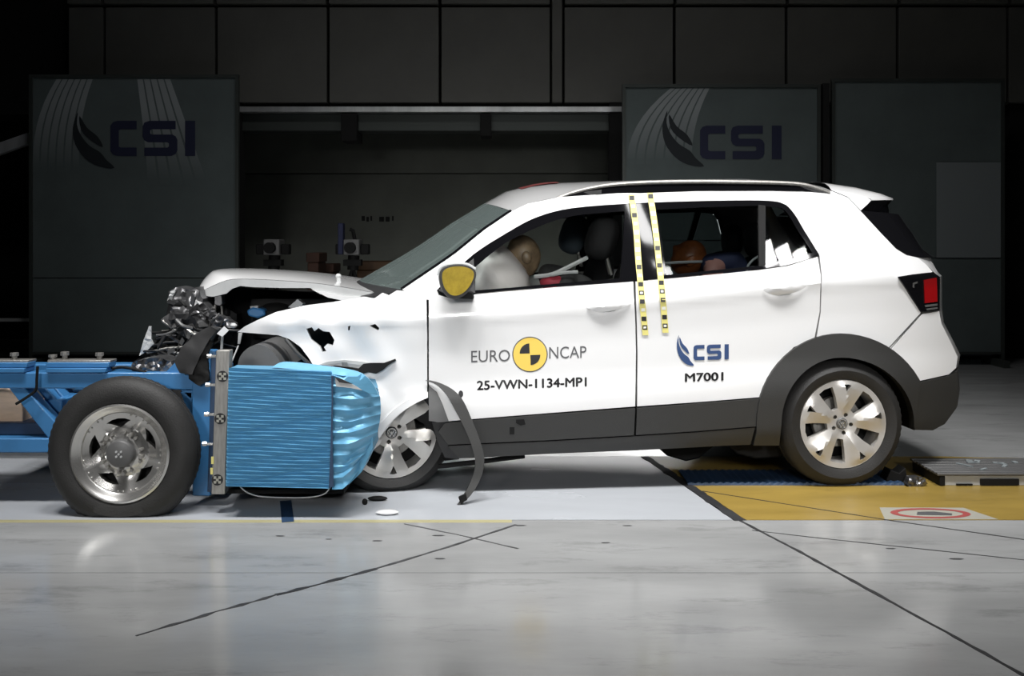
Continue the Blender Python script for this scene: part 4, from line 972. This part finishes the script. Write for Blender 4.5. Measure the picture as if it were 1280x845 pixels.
def target(cx, cy, r=7):
    part('target_disc', prism([(cx + r * math.cos(q), cy + r * math.sin(q)) for q in np.linspace(0, 2 * math.pi, 21)[:-1]], yp - .004, yp), M['ink'], lp)
    d = r * .36
    part('target_check', join(*[pbox(cx + i * d * 1.15 - d * .62, cy + j * d * 1.15 - d * .62, cx + i * d * 1.15 + d * .62, cy + j * d * 1.15 + d * .62, yp - .006, yp - .003) for i, j in ((0, 0), (1, 1), (-1, -1), (1, -1), (-1, 1))]), M['pad'], lp)
target(278, 470.5); target(275, 523.5); target(271.5, 600)
for bx, by in ((263, 446), (261, 482), (259.5, 519), (257, 556)):
    c = W(bx, by, yp); part('bolt', join(tube([(c[0] + .0, yp + .02, c[2]), (c[0] - .02, yp + .02, c[2])], .011, 6), tube([(c[0] + .03, yp + .02, c[2]), (c[0] - .012, yp + .02, c[2])], .007, 8)), M['chrome'], tro)
part('cable_tag', join(pbox(264, 571, 267, 580, yp - .004, yp), pbox(263, 585, 266, 593, yp - .004, yp)), M['tape'], tro)
# plates and bolts on the top beam
for x0, x1 in ((-90, 30), (57, 132)):
    pl_ = part('mounting_plate', join(pbox(x0, 460.5, x1, 466, ya - .02, ya + .09), pbox(x0, 453.5, x1 + 4, 459.5, ya + .0, ya + .09)), M['blue'], tro, bevel=.003)
    part('plate_cap', pbox(x0 + 2, 450.5, x1 + 6, 453.5, ya + .02, ya + .10), M['steel'], pl_, bevel=.002)
    for q, h_ in ((.12, 6), (.32, 9), (.9, 8)):
        bx = x0 + (x1 - x0) * q; c = W(bx, 451, ya + .06); k = h_ / 215
        part('bolt', join(tube([(c[0], c[1], c[2] - .01), (c[0], c[1], c[2] + k)], .013, 8), tube([(c[0], c[1], c[2] + k * .65), (c[0], c[1], c[2] + k * 1.05)], .021, 8), tube([(c[0], c[1], c[2] - .01), (c[0], c[1], c[2] + .008)], .021, 8)), M['steel'], pl_)
part('cable', tube(smooth_line([W(47, 458, ya - .03), W(46, 474, ya - .03), W(45, 487, ya - .03), (W(36, 495, ya - .03)), W(20, 505, ya - .03)], 4), .007, 6), M['black'], tro)
part('frame_block', pbox(228, 492, 240, 508, ya + .06, ya + .1), M['lgrey'], tro)
both('skirt', pbox(-400, 566, 60, 573, ya + .15, ya + .2), M['lgrey'])
# trolley wheel
tc = W(150, 567, -.54); TR = .350; RR = .225
def trolley_wheel(y, flip=1):
    c = (tc[0], y, tc[2]); wd = .15
    Tm = (lambda g: g) if flip == 1 else (lambda g: ([(p[0], 2 * y - p[1], p[2]) for p in g[0]], [tuple(reversed(f)) for f in g[1]]) + tuple(g[2:]))
    wh = part('wheel', Tm(tyre(c, TR, RR, wd, 66, .002)), M['rubber'], tro)
    part('rim_lip', Tm(lathe([(RR + .002, .03), (RR + .006, .008), (RR - .004, .002), (RR - .012, .008), (RR - .022, .02), (RR - .034, .026), (RR - .04, .034), (RR - .045, .06), (RR - .05, .09), (RR - .06, .16)], c, 80)), M['chrome'], wh)
    P = lambda r, a: (r * math.cos(R(a)), r * math.sin(R(a)))
    holes = [[P(.50, a), P(.56, a - 9), P(.635, a - 17), P(.68, a - 22), P(.70, a - 11), P(.705, a), P(.70, a + 11), P(.68, a + 22), P(.635, a + 17), P(.56, a + 9)] for a in (26, 98, 170, 242, 314)]
    v, t = tri2d([P(.84, q) for q in range(0, 360, 6)], holes, .06)
    def f(p, d):
        r = math.hypot(*p); a = (math.degrees(math.atan2(p[1], p[0])) - 26) % 72
        return (c[0] + p[0] * RR, c[1] + .036 + .03 * max(0, min(1, (.84 - r) / .3)) * (1 if r > .42 else 1) - .028 * max(0, min(1, (.5 - r) / .15)) - .008 * max(0, 1 - abs(a - 36) / 20) * (r > .3) + d, c[2] + p[1] * RR)
    part('rim_face', Tm(orient(shell(v, t, f, .03))), M['chrome'], wh, ang=20)
    part('rim_back', Tm(lathe([(.001, .13), (RR - .05, .12)], c, 32)), M['black'], wh)
    for b in range(26, 386, 72):
        for a in (b + 22, b + 30, b + 42, b + 50): part('rivet', Tm(ball((c[0] + P(.80, a)[0] * RR, c[1] + .036, c[2] + P(.80, a)[1] * RR), (.0055, .007, .0055), 8, 6)), M['chrome'], wh)
    for a, L, rr_ in [(a, .035, .010) for a in range(62, 422, 72)] + [(a, .02, .007) for a in range(46, 406, 36)]:
        q = (c[0] + P(.42, a)[0] * RR, c[1] + .05, c[2] + P(.42, a)[1] * RR); part('wheel_nut', Tm(tube([q, (q[0], q[1] - L, q[2])], rr_, 6)), M['steel'], wh)
    hb = part('hub_cap', Tm(lathe([(.001, .0), (.054, .0), (.06, .004), (.064, .012), (.066, .05)], c, 40)), M['grey'], wh)
    part('hub_target', Tm(join(*[tube([(c[0] + i * .010, c[1] + .001, c[2] + j * .010), (c[0] + i * .010, c[1] - .004, c[2] + j * .010)], .0052, 8) for i, j in ((0, 0), (1.1, 1.1), (-1.1, 1.1), (1.1, -1.1), (-1.1, -1.1))])), M['lgrey'], wh)
trolley_wheel(-.555); trolley_wheel(1.27, -1)
# barrier block: stacked folded sheets, crushed flank at the right
yn, yfar = -.585, .42
def ridged(px0, px1, pyt, pyb, n, seed, bulge, cols=14):
    rnd = random.Random(seed); V = []; Fc = []; rows = n * 4 + 1
    for r in range(rows):
        v = r / (rows - 1)
        for c in range(cols + 1):
            u = c / cols
            x0, x1 = px0(v), px1(v)
            px = x0 + (x1 - x0) * u; py = pyt(u) + (pyb(u) - pyt(u)) * v
            wob = .0025 * math.sin(u * 9 + r * .37 + seed) + .0015 * math.sin(u * 21 - r * .6)
            ph = (r % 4); y = yn + (0, .011, .015, .011)[ph] + bulge(u, v) + wob * .8
            py += .6 * math.sin(u * 5 + r * .11 + seed) * (0 < r < rows - 1)
            V.append(W(px, py, y))
    n1 = cols + 1
    for r in range(rows - 1):
        for c in range(cols): Fc.append((r * n1 + c, r * n1 + c + 1, (r + 1) * n1 + c + 1, (r + 1) * n1 + c))
    # closed back: a plain box behind the folded face
    return V, Fc
core = part('barrier_block', join(prism([(286, 461), (414, 464), (412, 611), (283, 608)], yn + .02, yn + .16), prism([(286, 520), (414, 520), (412, 611), (283, 608)], yn + .16, yfar)), M['barrier'], tro, label='ribbed blue honeycomb barrier block')
part('folded_face', orient(ridged(lambda v: 286 - 3.5 * v, lambda v: 415 - 1.5 * v, lambda u: 459.5 + 6 * u, lambda u: 607.5 + 3 * u, 30, 1, lambda u, v: -.002)), M['barrier'], core)
part('crushed_flank', orient(ridged(lambda v: 416 - 1 * v, lambda v: 452 + 24 * math.sin(min(1, .18 + v * .95) * math.pi) ** .55, lambda u: 468 + 6 * u, lambda u: 612 - 2 * u - 44 * max(0, u - .35) ** 1.2, 10, 5, lambda u, v: .008 + .12 * u ** 3 - .02 * math.sin(u * 3) + .012 * math.sin(v * 17 + u * 2.5) * math.sin(u * 3.1), 14)), M['barrier'], core, label='crumpled blue flank bulging against the front wheel')
part('flank_core', prism([(414, 468), (446, 474), (464, 492), (466, 560), (452, 590), (436, 606), (414, 606)], yn + .10, yn + .3), M['barrier'], core)
part('top_sheet', orient(panel(smooth_line([(340, 459), (352, 453), (372, 453.5), (400, 457), (430, 461), (452, 467), (466, 480), (473, 494)], 4) + smooth_line([(462, 492), (446, 484), (424, 472), (400, 466), (370, 462)], 4), surf=lambda px, py: yn + .0 + .10 * max(0, (470 - py) / 20) + .05 * max(0, (px - 440) / 34) ** 2, thick=.02, step=6)), M['barrier'], core, label='torn blue top sheet curling over the barrier')
part('torn_opening', orient(panel([(419, 473), (430, 475), (444, 482), (453, 488), (438, 485), (420, 483)], surf=lambda a, b: yn - .012, thick=.004, step=5)), M['lgrey'], core)
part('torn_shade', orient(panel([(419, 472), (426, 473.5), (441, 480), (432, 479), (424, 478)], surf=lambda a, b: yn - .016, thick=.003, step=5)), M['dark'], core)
part('vertical_seam', orient(panel([(414, 470), (416.5, 470), (416, 500), (415.5, 560), (417, 608), (411, 610), (413, 560), (414.5, 500)], surf=lambda a, b: yn - .006, thick=.01, step=8)), M['bluedark'], core)
part('cable_loop', tube(smooth_line([W(300, 608, yn + .05), W(310, 616, yn + .05), W(330, 621, yn + .05), W(380, 622, yn + .05), W(404, 618, yn + .05), W(412, 610, yn + .05)], 4), .003, 5), M['lgrey'], tro)
part('mounting_skid', pbox(284, 612, 430, 617, yn + .2, yfar), M['black'], tro)
# things lying on the trolley
for nm, a, b, c, d, yy, m, lb in (('wood_block', 0, 487, 28, 548, ya + .12, 'wood', 'pale plywood block standing in the trolley frame at the far left edge'),
                                 ('wood_block', 30, 500, 52, 545, ya + .3, 'wood2', 'smaller brown plywood block behind the diagonal brace')):
    if nm == 'wood_block' and a == 0: g = prism([(-60, 487), (4, 487), (14, 490), (26, 503), (28, 510), (28, 547.6), (-60, 547.6)], yy, yy + .1)
    else: g = pbox(a, b, c, d, yy, yy + .1)
    part(nm, g, M[m], label=lb, category='wood block', bevel=.004)
part('metal_pan', crumple([(163, 462), (166, 453), (180, 449), (200, 447), (213, 452), (216, 460), (206, 467), (186, 470), (170, 468)], ya + .05, .02, 21, 5, .14), M['crumple'], flat=True, label='crumpled silver pan lying on the trolley beam above its wheel', category='debris')
part('broken_strip', tube(smooth_line([W(140, 461, ya + .05), W(152, 459, ya + .06), W(170, 462, ya + .04), W(182, 466, ya + .02)], 4), .008, 6), M['black'], label='thin black broken strip lying on the trolley beam left of the silver pan', category='debris')

# ------------------------------------------------------------------ things on the floor
mat_t = empty('floor_mat', (G(1000, 606)[0], .2, 0), 'dark blue ribbed mat lying under the rear wheel', 'mat')
x0, x1 = G(862, 610)[0], G(1136, 610)[0]
V, Fc = [], []
nn = 60
for j, (yy, zz) in enumerate(((.055, 0.001), (.06, .010), (.14, .012), (.36, .010), (.40, .001))):
    for i in range(nn + 1):
        V.append((x0 + (x1 - x0) * i / nn, yy, zz + (.006 * (i % 2) if 0 < j < 4 else 0)))
for j in range(4):
    for i in range(nn): Fc.append((j * (nn + 1) + i, j * (nn + 1) + i + 1, (j + 1) * (nn + 1) + i + 1, (j + 1) * (nn + 1) + i))
part('ribbed_sheet', orient((V, Fc)), M['bluedark'], mat_t, flat=True)
a = G(1128, 607)
part('chock', prism([(1108, 600), (1114, 588), (1124, 592), (1132, 585), (1134, 596), (1133, 602), (1108, 602)], .10, .2), M['black'], label='black jagged chock right behind the rear wheel', category='chock', bevel=.003)
part('torn_buckle', crumple([(1134, 606), (1137, 597), (1146, 596), (1156, 599), (1160, 605), (1150, 609), (1138, 609)], .03, .012, 31, 4, .05), M['crumple'], flat=True, label='small bent metal buckle between the chock and the grate box', category='debris')
rt_ = empty('grate_box', (2.7, .2, 0), 'low box with a dark grated top on the yellow floor, right of the rear wheel', 'box')
xl = W(1180, 600, .05)[0]; xr = 3.3
part('box_body', box(((xl + xr) / 2, .22, .027), (xr - xl, .34, .054)), M['lgrey'], rt_, bevel=.004)
part('box_end', box((xl - .012, .22, .03), (.03, .36, .058)), M['black'], rt_, bevel=.004)
for i in range(9): part('grate_bar', box(((xl + xr) / 2 - .01, .05 + i * .042, .062), (xr - xl + .06, .030, .014)), M['grey'], rt_, bevel=.003)
for q0, q1 in ((1226, 1274), (1196, 1216)):
    part('front_slot', pbox(q0, 599 if q0 > 1220 else 605, q1, 606.5, .040, .05), M['black'], rt_)
rnd = random.Random(5)
fr_ = [box((rnd.uniform(xl + .15, xr - .2), rnd.uniform(.12, .36), .071), (rnd.uniform(.02, .06), rnd.uniform(.01, .03), .006), Matrix.Rotation(rnd.uniform(0, 3), 3, 'Z')) for _ in range(26)]
part('glass_fragments', join(*fr_), M['sheet'], rt_, kind='stuff')
sg = G(1163, 642)
sign = empty('floor_sign', (sg[0], sg[1], 0), 'white floor sign with a red oval ring on the yellow zone', 'sign')
def ell(rx, ry, n=40): return [(sg[0] + rx * math.cos(2 * math.pi * i / n), sg[1] + ry * math.sin(2 * math.pi * i / n)) for i in range(n)]
def fl(name, poly, z, m):
    n = len(poly); return part(name, ([(p[0], p[1], z) for p in poly] + [(p[0], p[1], 0.0002) for p in poly], [tuple(range(n))] + [(i + n, (i + 1) % n + n, (i + 1) % n, i) for i in range(n)]), m, sign, ang=20)
fl('sign_base', [(sg[0] - .25, sg[1] - .10), (sg[0] + .27, sg[1] - .10), (sg[0] + .2, sg[1] + .1), (sg[0] - .2, sg[1] + .105)], .0012, M['pad'])
o_, i_ = ell(.185, .088), ell(.15, .062); n = 40
part('red_ring', ([(p[0], p[1], .0022) for p in o_ + i_], [(k, (k + 1) % n, n + (k + 1) % n, n + k) for k in range(n)]), M['ring'], sign, flat=True)
fl('sign_symbol', [(sg[0] - .075, sg[1] - .028), (sg[0] + .085, sg[1] - .036), (sg[0] + .1, sg[1] - .004), (sg[0] + .03, sg[1] + .03), (sg[0] - .05, sg[1] + .026)], .002, M['charcoal'])
for nm, px, py, s, m, lb in (('white_shard', 484, 643, (.055, .03, .012), 'white', 'white paint shard on the white lane below the front wheel'),
                            ('black_clip', 456, 631, (.014, .012, .016), 'black', 'small black clip on the white lane left of the white shard')):
    c = G(px, py); part(nm, ball((c[0], c[1], s[2] * .9), s, 12, 8), M[m], label=lb, category='debris')
c = G(466, 633)
part('floor_drip', ball((G(472, 626)[0], G(472, 626)[1], .012), (.05, .02, .012), 10, 6), M['black'], label='flat black scrap under the front tyre edge', category='debris')
